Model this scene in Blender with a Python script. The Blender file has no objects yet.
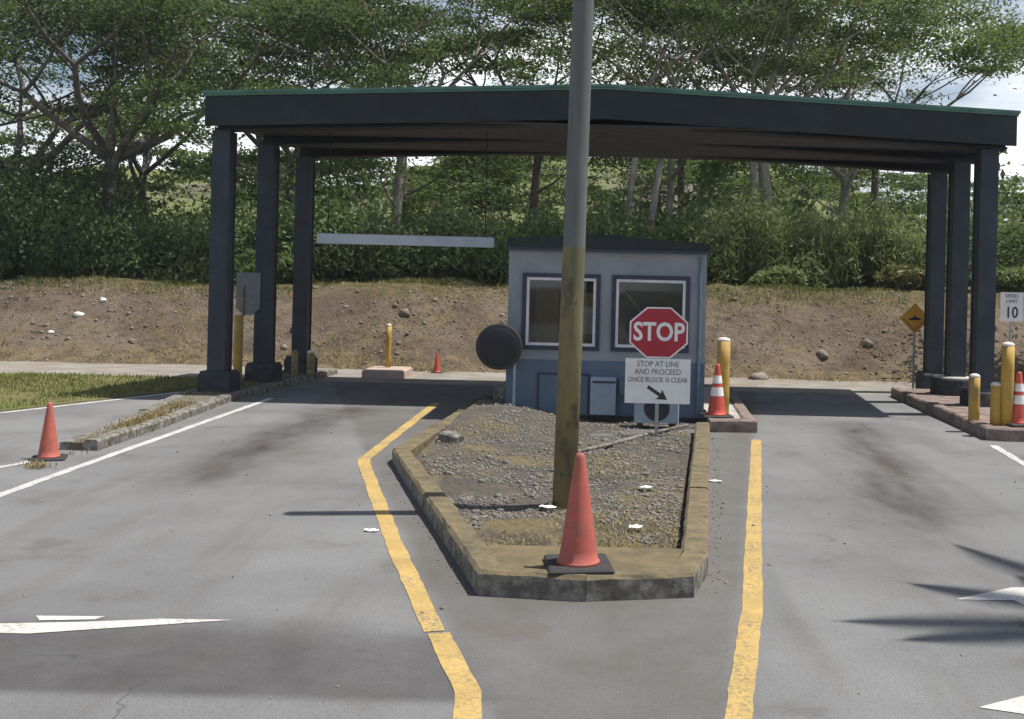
import bpy, math, random
import numpy as np
from mathutils import Vector, Matrix
R = math.radians
sc = bpy.context.scene
C = sc.collection
rnd = random.Random(7)

# ------------------------------------------------------------------ camera
cd = bpy.data.cameras.new('camera'); cam = bpy.data.objects.new('camera', cd); C.objects.link(cam)
cam.location = (0, 0, 1.95); cam.rotation_euler = (R(90), R(-1.4), 0)
cd.sensor_width = 36; cd.lens = 36*1100/1024
cd.shift_x = -93/1024; cd.shift_y = -76.5/1024
cd.clip_start = .1; cd.clip_end = 3000
sc.camera = cam

# ------------------------------------------------------------------ sky, sun, exposure
SUN_EL, SUN_AZ = 66.0, 82.0                       # azimuth clockwise from +Y (the way the camera looks)
w = bpy.data.worlds.new('World'); sc.world = w; w.use_nodes = True
nt = w.node_tree; nt.nodes.clear()
def wn(t, **k):
    n = nt.nodes.new(t)
    for a, b in k.items(): setattr(n, a, b)
    return n
wo = wn('ShaderNodeOutputWorld'); bg = wn('ShaderNodeBackground'); bg.inputs[1].default_value = .07
sky = wn('ShaderNodeTexSky'); sky.sky_type = 'NISHITA'; sky.sun_disc = False
sky.sun_elevation = R(SUN_EL); sky.sun_rotation = R(SUN_AZ); sky.air_density = 1.0; sky.dust_density = 1.5
tc = wn('ShaderNodeTexCoord'); mp = wn('ShaderNodeMapping'); mp.inputs['Scale'].default_value = (1, 1, 3.2)
nz = wn('ShaderNodeTexNoise'); nz.inputs['Scale'].default_value = 2.6; nz.inputs['Detail'].default_value = 7; nz.inputs['Roughness'].default_value = .55
rp = wn('ShaderNodeValToRGB'); rp.color_ramp.elements[0].position = .46; rp.color_ramp.elements[1].position = .64
mx = wn('ShaderNodeMixRGB'); mx.inputs[2].default_value = (12.6, 12.9, 13.4, 1)
nt.links.new(tc.outputs['Generated'], mp.inputs[0]); nt.links.new(mp.outputs[0], nz.inputs['Vector'])
sz = wn('ShaderNodeSeparateXYZ'); nt.links.new(tc.outputs['Generated'], sz.inputs[0])     # cloud bank: thick near the horizon, broken above
el = wn('ShaderNodeMapRange'); el.inputs[1].default_value = .05; el.inputs[2].default_value = .5; el.inputs[3].default_value = .13; el.inputs[4].default_value = -.10
nt.links.new(sz.outputs[2], el.inputs[0]); ad = wn('ShaderNodeMath', operation='ADD'); nt.links.new(nz.outputs[0], ad.inputs[0]); nt.links.new(el.outputs[0], ad.inputs[1])
nt.links.new(ad.outputs[0], rp.inputs[0]); nt.links.new(rp.outputs[0], mx.inputs[0])
nt.links.new(sky.outputs[0], mx.inputs[1]); nt.links.new(mx.outputs[0], bg.inputs[0]); nt.links.new(bg.outputs[0], wo.inputs[0])
sl = bpy.data.lights.new('sun', 'SUN'); sl.energy = 4.3; sl.angle = R(.53); sl.color = (1, .95, .87)
so = bpy.data.objects.new('sun', sl); C.objects.link(so)
e, a = R(SUN_EL), R(SUN_AZ)
so.rotation_euler = Vector((math.sin(a)*math.cos(e), math.cos(a)*math.cos(e), math.sin(e))).to_track_quat('Z', 'Y').to_euler()
so.location = (20, 0, 40)
vs = sc.view_settings; vs.view_transform = 'Standard'; vs.look = 'None'; vs.exposure = .6; vs.gamma = 1; vs.use_curve_mapping = False

# ------------------------------------------------------------------ materials
class N:
    """small node-graph helper"""
    def __init__(s, name):
        s.m = bpy.data.materials.new(name); s.m.use_nodes = True; s.t = s.m.node_tree
        s.b = s.t.nodes['Principled BSDF']; s.out = s.t.nodes['Material Output']
        s.pos = s.new('ShaderNodeNewGeometry').outputs['Position']
    def new(s, t, **k):
        n = s.t.nodes.new(t)
        for a, b in k.items(): setattr(n, a, b)
        return n
    def put(s, v, sock):
        if hasattr(v, 'is_output'): s.t.links.new(v, sock)
        elif isinstance(v, (tuple, list)): sock.default_value = (*v, 1) if len(v) == 3 and len(sock.default_value) == 4 else v
        else: sock.default_value = v
    def math(s, op, a, b=0.0, c=None, clamp=False):
        n = s.new('ShaderNodeMath', operation=op, use_clamp=clamp); s.put(a, n.inputs[0]); s.put(b, n.inputs[1])
        if c is not None: s.put(c, n.inputs[2])
        return n.outputs[0]
    def noise(s, scale, detail=5, rough=.6, vec=None, stretch=None):
        v = vec or s.pos
        if stretch:
            m = s.new('ShaderNodeMapping'); s.put(v, m.inputs[0]); m.inputs['Scale'].default_value = stretch; v = m.outputs[0]
        n = s.new('ShaderNodeTexNoise'); n.inputs['Scale'].default_value = scale; n.inputs['Detail'].default_value = detail
        n.inputs['Roughness'].default_value = rough; s.put(v, n.inputs['Vector']); return n.outputs[0]
    def vor(s, scale, feature='F1'):
        n = s.new('ShaderNodeTexVoronoi', feature=feature); n.inputs['Scale'].default_value = scale; s.put(s.pos, n.inputs['Vector']); return n
    def step(s, v, lo, hi):
        n = s.new('ShaderNodeMapRange', interpolation_type='SMOOTHSTEP'); s.put(v, n.inputs[0]); n.inputs[1].default_value = lo; n.inputs[2].default_value = hi
        return n.outputs[0]
    def mix(s, f, a, b, mode='MIX'):
        n = s.new('ShaderNodeMixRGB', blend_type=mode); s.put(f, n.inputs[0]); s.put(a, n.inputs[1]); s.put(b, n.inputs[2]); return n.outputs[0]
    def bump(s, h, strength=.4, dist=.01):
        n = s.new('ShaderNodeBump'); n.inputs['Strength'].default_value = strength; n.inputs['Distance'].default_value = dist
        s.put(h, n.inputs['Height']); s.t.links.new(n.outputs[0], s.b.inputs['Normal'])
    def fin(s, col, rough=.7, metal=0, spec=None):
        s.put(col, s.b.inputs['Base Color']); s.put(rough, s.b.inputs['Roughness']); s.b.inputs['Metallic'].default_value = metal
        if spec is not None: s.b.inputs['Specular IOR Level'].default_value = spec
        return s.m

def mat(name, c1, c2=None, scale=6, rough=.7, bump=.2, bscale=40, metal=0, c3=None, s3=1.5, spec=None):
    """paint, concrete, metal: two tones of one colour broken by noise, an optional third (dirt, rust, moss) in patches"""
    n = N(name); c2 = c2 or tuple(v*.75 for v in c1)
    col = n.mix(n.step(n.noise(scale), .35, .65), c1, c2)
    if c3: col = n.mix(n.step(n.noise(s3, 8, .7), .5, .68), col, c3)
    if bump: n.bump(n.noise(bscale, 6), bump, .01)
    r = n.math('MULTIPLY_ADD', n.noise(scale*2), .25, rough-.12)
    return n.fin(col, r, metal, spec)

def asphalt():
    n = N('asphalt')
    sx = n.new('ShaderNodeSeparateXYZ'); n.put(n.pos, sx.inputs[0]); X, Y = sx.outputs[0], sx.outputs[1]
    base = n.mix(n.step(n.noise(.55, 6, .62), .3, .72), (.225, .228, .230), (.160, .162, .165))
    base = n.mix(n.math('MULTIPLY', n.step(n.noise(.9, 4, .5, stretch=(2.2, .25, 1)), .5, .75), .5), base, (.118, .110, .102))
    base = n.mix(n.math('MULTIPLY', n.step(n.noise(160, 2), .52, .7), .35), base, (.30, .295, .285))
    base = n.mix(n.math('MULTIPLY', n.step(n.noise(120, 2), .55, .75), .5), base, (.05, .05, .052))
    base = n.mix(n.math('MULTIPLY', n.step(n.noise(48, 3, .7), .5, .68), .40), base, (.082, .082, .083))
    base = n.mix(n.math('MULTIPLY', n.step(n.noise(70, 3, .7), .56, .70), .35), base, (.29, .285, .275))
    # older brownish asphalt between the two yellow lines
    lf = n.math('MULTIPLY_ADD', Y, -.295, .95); rt = n.math('MULTIPLY_ADD', Y, .147, -.09)
    mid_ = n.math('MULTIPLY', n.step(n.math('SUBTRACT', X, lf), -.05, .12), n.step(n.math('SUBTRACT', rt, X), -.05, .12))
    base = n.mix(n.math('MULTIPLY', mid_, n.math('MULTIPLY_ADD', n.noise(1.4, 6, .7), .9, .1, clamp=True)), base, (.098, .090, .080))
    # oil and tyre tracks, one along each lane
    def track(x0, slope, y0, y1, wd, strength):
        c = n.math('MULTIPLY_ADD', n.math('SUBTRACT', Y, y0), slope, x0)
        c = n.math('ADD', c, n.math('MULTIPLY_ADD', n.noise(.35, 3), .9, -.45))
        d = n.math('DIVIDE', n.math('SUBTRACT', X, c), wd)
        g = n.math('POWER', 2.718, n.math('MULTIPLY', n.math('MULTIPLY', d, d), -1.0))
        r = n.math('MULTIPLY', n.step(Y, y0, y0+1.8), n.math('SUBTRACT', 1.0, n.step(Y, y1-.8, y1)))
        k = n.math('MULTIPLY_ADD', n.noise(2.2, 6, .65, stretch=(1.6, .5, 1)), .9, -.06, clamp=True)
        return n.math('MULTIPLY', n.math('MULTIPLY', g, r), n.math('MULTIPLY', k, strength))
    col = n.mix(track(-3.9, .01, 9.2, 16.8, .42, 1.7), base, (.042, .035, .030))
    col = n.mix(track(2.55, .135, 8.0, 16.5, .40, 1.6), col, (.042, .034, .029))
    col = n.mix(track(-3.0, -.05, 7.0, 15.0, 1.0, .45), col, (.085, .077, .070))
    col = n.mix(track(2.1, .05, 6.0, 19.0, .9, .4), col, (.085, .077, .070))
    # older, darker resurfaced strip across the left lane
    stp = n.math('MULTIPLY', n.step(Y, 5.0, 5.14), n.math('SUBTRACT', 1.0, n.step(n.math('ADD', Y, n.math('MULTIPLY', n.noise(.8, 4), .8)), 6.2, 6.75)))
    stp = n.math('MULTIPLY', stp, n.math('SUBTRACT', 1.0, n.step(n.math('MULTIPLY_ADD', Y, .33, X), 1.05, 1.3)))
    col = n.mix(n.math('MULTIPLY', stp, n.math('MULTIPLY_ADD', n.noise(1.2, 6, .7), 1.0, .15)), col, (.055, .052, .052))
    # brown silt washed up near the islands
    isl = n.math('MULTIPLY', n.step(n.noise(1.1, 7, .7), .55, .7), .55)
    col = n.mix(isl, col, (.125, .108, .088))
    # hairline cracks
    ck = n.new('ShaderNodeTexVoronoi', feature='DISTANCE_TO_EDGE'); ck.inputs['Scale'].default_value = .42
    wv = n.new('ShaderNodeMixRGB', blend_type='ADD'); wv.inputs[0].default_value = .55
    nn = n.new('ShaderNodeTexNoise'); nn.inputs['Scale'].default_value = 1.7; nn.inputs['Detail'].default_value = 6; n.put(n.pos, nn.inputs['Vector'])
    n.put(n.pos, wv.inputs[1]); n.put(nn.outputs['Color'], wv.inputs[2]); n.put(wv.outputs[0], ck.inputs['Vector'])
    crack = n.math('MULTIPLY', n.math('SUBTRACT', 1.0, n.step(ck.outputs['Distance'], .001, .004)), n.step(n.noise(.5), .54, .62))
    col = n.mix(n.math('MULTIPLY', crack, .6), col, (.05, .05, .05))
    n.bump(n.math('ADD', n.noise(140, 3), n.math('MULTIPLY', n.noise(9, 3), .6)), .9, .012)
    return n.fin(col, .88, 0, .25)

def worn_paint(name, c, wear=.5, dirt=(.14, .13, .11)):
    n = N(name)
    col = n.mix(n.step(n.noise(3, 6), .35, .7), c, tuple(v*.8 for v in c))
    wr = n.math('MULTIPLY', n.step(n.noise(30, 7, .8), wear-.07, wear+.05), n.math('MULTIPLY_ADD', n.step(n.noise(1.6, 4), .38, .62), .8, .2))
    col = n.mix(n.math('MULTIPLY', wr, .85), col, dirt)
    n.bump(n.noise(140, 3), .35, .006)
    return n.fin(col, .8, 0, .3)

def foliage(name, c1, c2, c3, trans=.52, scale=.9):
    n = N(name)
    oi = n.new('ShaderNodeObjectInfo').outputs['Random']
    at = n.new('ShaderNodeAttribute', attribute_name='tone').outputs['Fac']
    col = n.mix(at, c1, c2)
    col = n.mix(n.math('MULTIPLY', n.step(n.noise(scale, 3), .5, .72), .7), col, c3)
    hs = n.new('ShaderNodeHueSaturation'); n.put(n.math('MULTIPLY_ADD', oi, .3, .85), hs.inputs['Value']); n.put(col, hs.inputs['Color']); col = hs.outputs[0]
    n.fin(col, .6, 0, .3)
    tr = n.new('ShaderNodeBsdfTranslucent'); n.put(n.mix(.5, col, (.1, .14, .02)), tr.inputs[0])
    ms = n.new('ShaderNodeMixShader'); ms.inputs[0].default_value = trans
    n.t.links.new(n.b.outputs[0], ms.inputs[1]); n.t.links.new(tr.outputs[0], ms.inputs[2]); n.t.links.new(ms.outputs[0], n.out.inputs[0])
    return n.m

def dirt(name, a_, b_, c_, green=None, gscale=.5, bump=.9, gr=(.5, .62)):
    n = N(name)
    col = n.mix(n.step(n.noise(.7, 8, .68), .3, .7), a_, b_)
    col = n.mix(n.math('MULTIPLY', n.step(n.noise(3.1, 7, .72), .52, .66), .75), col, c_)
    v = n.vor(11); col = n.mix(n.math('MULTIPLY', n.step(v.outputs['Distance'], .0, .35), .55), n.mix(.45, col, (.045, .04, .036)), col)
    if green: col = n.mix(n.math('MULTIPLY', n.step(n.noise(gscale, 6, .65), *gr), .85), col, green)
    n.bump(n.math('ADD', n.noise(7, 9, .72), n.math('MULTIPLY', v.outputs['Distance'], .35)), bump, .12)
    return n.fin(col, .95, 0, .1)

def berm_mat():
    n = N('berm_soil')
    sx = n.new('ShaderNodeSeparateXYZ'); n.put(n.pos, sx.inputs[0]); Z = sx.outputs[2]
    col = n.mix(n.step(n.noise(.6, 8, .68), .32, .68), (.145, .108, .082), (.27, .215, .16))
    col = n.mix(n.math('MULTIPLY', n.step(n.noise(2.6, 7, .72), .52, .66), .7), col, (.092, .078, .066))
    col = n.mix(n.math('MULTIPLY', n.step(n.noise(14, 5, .7), .6, .75), .5), col, (.30, .265, .22))
    rb = n.math('MULTIPLY', n.step(n.noise(.45, 5, .6), .52, .64), n.step(n.noise(19, 5, .75), .48, .62))
    col = n.mix(n.math('MULTIPLY', rb, .8), col, (.36, .345, .32))
    zz = n.math('ADD', Z, n.math('MULTIPLY_ADD', n.noise(1.3, 6, .65), 1.3, -.65))
    col = n.mix(n.math('MULTIPLY', n.step(n.noise(.9, 7, .7), .54, .66), .65), col, n.mix(n.step(n.noise(5), .4, .6), (.30, .225, .12), (.19, .165, .075)))
    col = n.mix(n.math('MULTIPLY', n.step(zz, 1.3, 1.75), .85), col, n.mix(n.step(n.noise(4), .4, .6), (.205, .158, .085), (.115, .112, .045)))
    col = n.mix(n.math('MULTIPLY', n.math('SUBTRACT', 1.0, n.step(zz, .12, .42)), .75), col, n.mix(n.step(n.noise(3), .4, .6), (.30, .235, .135), (.17, .135, .085)))
    n.bump(n.noise(6, 9, .75), 1.0, .2)
    return n.fin(col, .95, 0, .1)

M = {}
M['asphalt'] = asphalt()
M['yellow_line'] = worn_paint('yellow_road_paint', (.47, .325, .11), .53)
M['white_line'] = worn_paint('white_road_paint', (.56, .55, .52), .54)
M['kerb_y'] = mat('faded_yellow_kerb', (.175, .142, .085), (.12, .10, .066), 7, .9, .8, 22, c3=(.085, .078, .055), s3=2.5, spec=.15)
M['kerb_g'] = mat('grey_kerb', (.25, .24, .215), (.11, .10, .088), 9, .9, .9, 24, c3=(.085, .078, .06), s3=5, spec=.15)
M['kerb_r'] = mat('reddish_kerb', (.24, .185, .165), (.17, .135, .12), 5, .9, .6, 30, c3=(.11, .095, .08), s3=2.5, spec=.15)
M['concrete'] = mat('pale_concrete', (.40, .385, .36), (.30, .29, .27), 2.5, .9, .4, 30, c3=(.2, .185, .16), s3=1.2, spec=.15)
M['oldconc'] = mat('dusty_old_concrete', (.27, .25, .225), (.20, .185, .165), 1.6, .9, .5, 30, c3=(.21, .175, .125), s3=.9, spec=.15)
M['pinkconc'] = mat('pinkish_concrete', (.44, .34, .29), (.35, .28, .24), 3, .9, .4, 30, spec=.15)
M['apron'] = mat('mossy_concrete', (.165, .132, .078), (.115, .095, .06), 5, .92, .8, 20, c3=(.10, .088, .06), s3=2.2, spec=.1)
M['gravel_bed'] = dirt('gravel_bed', (.125, .113, .10), (.16, .145, .125), (.27, .22, .145), (.22, .18, .10), .8)
M['gravel'] = mat('gravel_stone', (.205, .187, .165), (.125, .113, .10), 18, .9, .3, 60, c3=(.22, .20, .175), s3=9)
M['rock'] = mat('berm_rock', (.22, .19, .16), (.13, .11, .09), 4, .95, .5, 20, c3=(.30, .27, .23), s3=2.5)
M['whiterock'] = mat('white_rock', (.72, .71, .68), (.55, .54, .5), 8, .9, .4, 25)
M['ground'] = dirt('ground_soil', (.13, .115, .09), (.17, .15, .115), (.1, .085, .065), (.075, .085, .03), .4)
M['berm'] = berm_mat()
M['hill'] = dirt('hill_soil', (.17, .145, .125), (.23, .20, .175), (.12, .10, .085), (.135, .16, .05), .05, .6, (.38, .52))
M['median'] = dirt('median_dirt', (.17, .155, .135), (.22, .20, .17), (.25, .205, .12), (.13, .11, .06), 1.2, .5)
M['verge'] = dirt('verge_soil', (.155, .15, .06), (.20, .18, .08), (.12, .125, .04), (.11, .14, .035), .8, .5)
M['navy'] = mat('navy_steel_paint', (.022, .032, .050), (.014, .021, .034), 2.4, .55, .15, 25, c3=(.024, .034, .044), s3=.8, spec=.4)
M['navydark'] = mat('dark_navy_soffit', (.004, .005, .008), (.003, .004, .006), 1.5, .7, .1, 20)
M['fascia'] = mat('dark_green_fascia', (.011, .018, .020), (.007, .012, .014), 1.2, .6, .15, 25, c3=(.018, .028, .030), s3=.7, spec=.35)
M['roofgreen'] = mat('green_roof_edge', (.06, .165, .12), (.04, .12, .09), 2, .5, .1, 20, spec=.5)
M['rooftop'] = mat('green_roof_sheet', (.06, .16, .12), (.045, .12, .09), 2, .5, .1, 20, spec=.5)
M['plinth'] = mat('painted_plinth', (.032, .038, .048), (.055, .057, .06), 4, .9, .4, 25, c3=(.11, .105, .095), s3=2.2, spec=.15)
M['plinthlit'] = mat('sunlit_plinth_top', (.46, .45, .42), (.34, .33, .3), 4, .9, .4, 25)  # paler tone puts the sunlit look of the plinth top into its colour
M['booth'] = mat('blue_grey_wall', (.26, .28, .30), (.225, .245, .265), 1.6, .75, .12, 30, c3=(.18, .21, .245), s3=1.0, spec=.25)
M['boothlow'] = mat('blue_lower_wall', (.115, .16, .215), (.095, .135, .185), 1.6, .75, .12, 30, c3=(.075, .13, .20), s3=1.3, spec=.25)
M['boothbox'] = mat('pale_blue_steel', (.26, .34, .42), (.22, .29, .37), 3, .6, .1, 30)
M['trim'] = mat('navy_trim', (.016, .026, .06), (.012, .02, .045), 3, .5, .1, 30)
M['frame'] = mat('white_frame', (.62, .63, .64), (.5, .51, .53), 4, .45, .05, 30)
M['interior'] = mat('booth_interior', (.24, .22, .19), (.2, .18, .155), 2, .8, .05, 30)
M['brown'] = mat('brown_wood', (.21, .12, .06), (.14, .08, .04), 5, .6, .1, 30)
M['tan'] = mat('tan_card', (.62, .45, .29), (.5, .36, .23), 3, .8, .05, 30)
M['paper'] = mat('white_paper', (.75, .74, .7), (.66, .65, .62), 5, .8, .05, 30)
M['black'] = mat('black_rubber', (.022, .022, .024), (.032, .031, .03), 12, .8, .3, 50)
M['mirrorback'] = mat('black_gloss_disc', (.009, .010, .017), (.006, .007, .012), 3, .65, .04, 30)
M['ac'] = mat('ac_casing', (.42, .46, .5), (.34, .38, .42), 4, .55, .06, 30)
M['galv'] = mat('galvanised_steel', (.36, .37, .38), (.27, .28, .29), 7, .5, .1, 40, metal=.5)
M['bar'] = mat('pale_grey_bar', (.40, .45, .50), (.33, .38, .43), 2, .5, .05, 30)
M['byellow'] = mat('bollard_yellow', (.46, .285, .045), (.38, .235, .04), 5, .65, .15, 30, c3=(.3, .2, .06), s3=3)
M['bcap'] = mat('bollard_cap', (.68, .66, .6), (.55, .53, .48), 8, .85, .3, 40)
M['bbrown'] = mat('weathered_bollard', (.30, .23, .09), (.2, .155, .07), 5, .75, .2, 30, c3=(.11, .09, .06), s3=4)
M['cone_o'] = mat('faded_orange_cone', (.43, .105, .075), (.37, .088, .065), 5, .7, .2, 30, c3=(.25, .095, .075), s3=9)
M['cone_b'] = mat('bright_orange_cone', (.55, .075, .042), (.48, .065, .04), 7, .5, .05, 30)
M['cone_w'] = mat('white_cone_band', (.78, .76, .74), (.65, .63, .6), 9, .5, .05, 30)
M['red'] = mat('stop_red', (.36, .012, .03), (.32, .01, .025), 3, .4, .03, 30, spec=.4)
M['white'] = mat('sign_white', (.74, .75, .76), (.66, .67, .68), 3, .45, .03, 30)
M['ink'] = mat('sign_black', (.02, .02, .022), None, 5, .5, 0)
M['inkfade'] = mat('faded_sign_black', (.13, .13, .135), (.26, .26, .27), 40, .5, 0)
M['warn'] = mat('warning_yellow', (.56, .29, .025), (.5, .25, .02), 3, .5, .05, 30)
M['signback'] = mat('sign_back', (.16, .175, .19), (.12, .135, .15), 4, .5, .08, 30, metal=.3)
M['litter'] = mat('white_litter', (.8, .79, .75), (.68, .66, .62), 20, .8, .2, 30)
M['bark_pale'] = mat('pale_bark', (.30, .275, .24), (.18, .165, .14), 3, .9, .6, 12, c3=(.10, .095, .07), s3=1.6)
M['bark_dark'] = mat('dark_bark', (.105, .092, .078), (.06, .052, .045), 3, .9, .6, 12, c3=(.17, .155, .135), s3=1.4)
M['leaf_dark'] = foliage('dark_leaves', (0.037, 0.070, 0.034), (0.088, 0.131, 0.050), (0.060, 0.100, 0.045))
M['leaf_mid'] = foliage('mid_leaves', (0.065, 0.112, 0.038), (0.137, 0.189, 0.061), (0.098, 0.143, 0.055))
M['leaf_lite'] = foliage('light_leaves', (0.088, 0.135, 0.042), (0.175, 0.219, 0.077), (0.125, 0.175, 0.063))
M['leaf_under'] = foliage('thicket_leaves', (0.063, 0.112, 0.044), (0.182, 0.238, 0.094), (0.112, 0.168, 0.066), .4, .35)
M['leaf_cane'] = foliage('cane_leaves', (.125, .175, .062), (.30, .33, .15), (.20, .25, .09), .5, .35)
M['leaf_yellow'] = foliage('yellowish_leaves', (.12, .13, .04), (.22, .21, .09), (.16, .17, .05), .3, .6)
M['grass'] = foliage('grass_blades', (.085, .115, .025), (.20, .19, .065), (.24, .185, .075), .3, .5)
M['grassgreen'] = foliage('green_grass_blades', (.15, .165, .05), (.27, .25, .10), (.32, .26, .12), .35, .35)
M['drygrass'] = foliage('dry_grass_blades', (.22, .165, .07), (.33, .26, .13), (.14, .135, .045), .25, .6)
def pole_mat():
    n = N('painted_pole')
    sx = n.new('ShaderNodeSeparateXYZ'); n.put(n.pos, sx.inputs[0]); Z = sx.outputs[2]
    gy = n.mix(n.step(n.noise(3, 6, .65, stretch=(1, 1, .15)), .35, .65), (.15, .157, .157), (.105, .11, .11))
    ye = n.mix(n.step(n.noise(3, 6, .65, stretch=(1, 1, .25)), .35, .65), (.225, .185, .075), (.12, .112, .07))
    ye = n.mix(n.step(n.noise(7, 6, .7, stretch=(1, 1, .5)), .52, .66), ye, (.085, .078, .055))
    ye = n.mix(n.step(n.noise(9, 6, .7, stretch=(1, 1, .3)), .62, .68), ye, (.55, .5, .36))
    zz = n.math('ADD', Z, n.math('MULTIPLY', n.noise(14), .03))
    col = n.mix(n.step(zz, 2.255, 2.265), ye, gy)
    n.bump(n.noise(22, 6, .7, stretch=(1, 1, .3)), .35, .01)
    return n.fin(col, .75, 0, .25)
M['pole'] = pole_mat()
def glass():
    n = N('window_glass')
    gl = n.new('ShaderNodeBsdfGlossy'); gl.inputs['Roughness'].default_value = .03; gl.inputs[0].default_value = (.9, .93, .95, 1)
    tr = n.new('ShaderNodeBsdfTransparent'); tr.inputs[0].default_value = (.78, .81, .80, 1)
    fr = n.new('ShaderNodeFresnel'); fr.inputs[0].default_value = 1.45
    ms = n.new('ShaderNodeMixShader'); n.put(n.math('MULTIPLY_ADD', fr.outputs[0], 1.0, .01), ms.inputs[0])
    n.t.links.new(tr.outputs[0], ms.inputs[1]); n.t.links.new(gl.outputs[0], ms.inputs[2]); n.t.links.new(ms.outputs[0], n.out.inputs[0])
    return n.m
M['glass'] = glass()

# ------------------------------------------------------------------ mesh helpers
class MB:
    def __init__(s): s.v = []; s.f = []
    def add(s, vs, fs):
        o = len(s.v); s.v += [tuple(p) for p in vs]; s.f += [tuple(i+o for i in q) for q in fs]; return s
    def box(s, x0, x1, y0, y1, z0, z1, c=0.0):
        """box; c chamfers its vertical and top edges"""
        if not c:
            return s.add([(x0,y0,z0),(x1,y0,z0),(x1,y1,z0),(x0,y1,z0),(x0,y0,z1),(x1,y0,z1),(x1,y1,z1),(x0,y1,z1)],
                         [(3,2,1,0),(4,5,6,7),(0,1,5,4),(1,2,6,5),(2,3,7,6),(3,0,4,7)])
        def ring(i, z): return [(x0+i+c,y0+i,z),(x1-i-c,y0+i,z),(x1-i,y0+i+c,z),(x1-i,y1-i-c,z),(x1-i-c,y1-i,z),(x0+i+c,y1-i,z),(x0+i,y1-i-c,z),(x0+i,y0+i+c,z)]
        vs = ring(0, z0)+ring(0, z1-c)+ring(c, z1); fs = [tuple(range(7,-1,-1)), tuple(range(16,24))]
        for k in (0, 8):
            for i in range(8): j = (i+1) % 8; fs.append((k+i, k+j, k+8+j, k+8+i))
        return s.add(vs, fs)
    def prism(s, poly, z0, z1):
        n = len(poly); vs = [(x,y,z0) for x,y in poly]+[(x,y,z1) for x,y in poly]
        return s.add(vs, [tuple(range(n-1,-1,-1)), tuple(range(n,2*n))]+[(i,(i+1)%n,n+(i+1)%n,n+i) for i in range(n)])
    def wallprism(s, poly, y0, y1):
        """outline in x,z (counter-clockwise seen from -y) given depth y0..y1"""
        n = len(poly); vs = [(x,y0,z) for x,z in poly]+[(x,y1,z) for x,z in poly]
        return s.add(vs, [tuple(range(n)), tuple(range(2*n-1,n-1,-1))]+[((i+1)%n,i,n+i,n+(i+1)%n) for i in range(n)])
    def lathe(s, prof, n=24, c=(0,0), cap=True, sq=0):
        vs = []; k = len(prof)
        for r, z in prof:
            for i in range(n):
                t = 2*math.pi*i/n; vs.append((c[0]+r*math.cos(t), c[1]+r*math.sin(t), z))
        fs = [(a*n+i, a*n+(i+1)%n, (a+1)*n+(i+1)%n, (a+1)*n+i) for a in range(k-1) for i in range(n)]
        if cap: fs += [tuple(range(n-1,-1,-1)), tuple(range((k-1)*n, k*n))]
        return s.add(vs, fs)
    def tube(s, pts, rad, n=8, cap=True):
        pts = [Vector(p) for p in pts]; rad = rad if hasattr(rad, '__len__') else [rad]*len(pts)
        vs = []; u = None
        for i, p in enumerate(pts):
            d = (pts[min(i+1, len(pts)-1)]-pts[max(i-1, 0)]).normalized()
            if u is None: u = d.orthogonal().normalized()
            u = (u-d*u.dot(d)); u = u.normalized() if u.length > 1e-6 else d.orthogonal().normalized()
            v = d.cross(u)
            for k in range(n):
                t = 2*math.pi*k/n; vs.append(p+(u*math.cos(t)+v*math.sin(t))*rad[i])
        m = len(pts); fs = [(a*n+i, a*n+(i+1)%n, (a+1)*n+(i+1)%n, (a+1)*n+i) for a in range(m-1) for i in range(n)]
        if cap: fs += [tuple(range(n-1,-1,-1)), tuple(range((m-1)*n, m*n))]
        return s.add(vs, fs)
    def build(s, name, m, parent=None, smooth=False, loc=None):
        me = bpy.data.meshes.new(name); me.from_pydata(s.v, [], s.f)
        if smooth: me.shade_smooth()
        return link(name, me, m, parent, loc)
def link(name, me, m, parent=None, loc=None):
    if m and not me.materials: me.materials.append(M[m] if isinstance(m, str) else m)
    o = bpy.data.objects.new(name, me); C.objects.link(o)
    if parent: o.parent = parent
    if loc is not None: o.location = loc
    return o
def empty(name, loc=(0,0,0), rz=0):
    o = bpy.data.objects.new(name, None); C.objects.link(o); o.location = loc; o.rotation_euler = (0,0,rz); o.empty_display_size = .2; return o
def tag(o, label=None, cat=None, group=None, kind=None):
    for k, v in (('label', label), ('category', cat), ('group', group), ('kind', kind)):
        if v: o[k] = v
    return o
def copy_tree(o, parent=None):
    c = o.copy(); C.objects.link(c); c.parent = parent
    for ch in list(o.children): copy_tree(ch, c)
    return c
def npmesh(name, V, F, tone=None):
    """fast mesh from arrays; F is (n,3) or (n,4)"""
    V = np.asarray(V, 'f'); F = np.asarray(F, 'i'); me = bpy.data.meshes.new(name); k = F.shape[1]
    me.vertices.add(len(V)); me.vertices.foreach_set('co', V.ravel())
    me.loops.add(F.size); me.loops.foreach_set('vertex_index', F.ravel())
    me.polygons.add(len(F)); me.polygons.foreach_set('loop_start', np.arange(0, F.size, k, dtype='i'))
    if tone is not None:
        at_ = me.attributes.new('tone', 'FLOAT', 'POINT'); at_.data.foreach_set('value', np.asarray(tone, 'f'))
    me.update(calc_edges=True); return me
ICO_V = None
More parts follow.
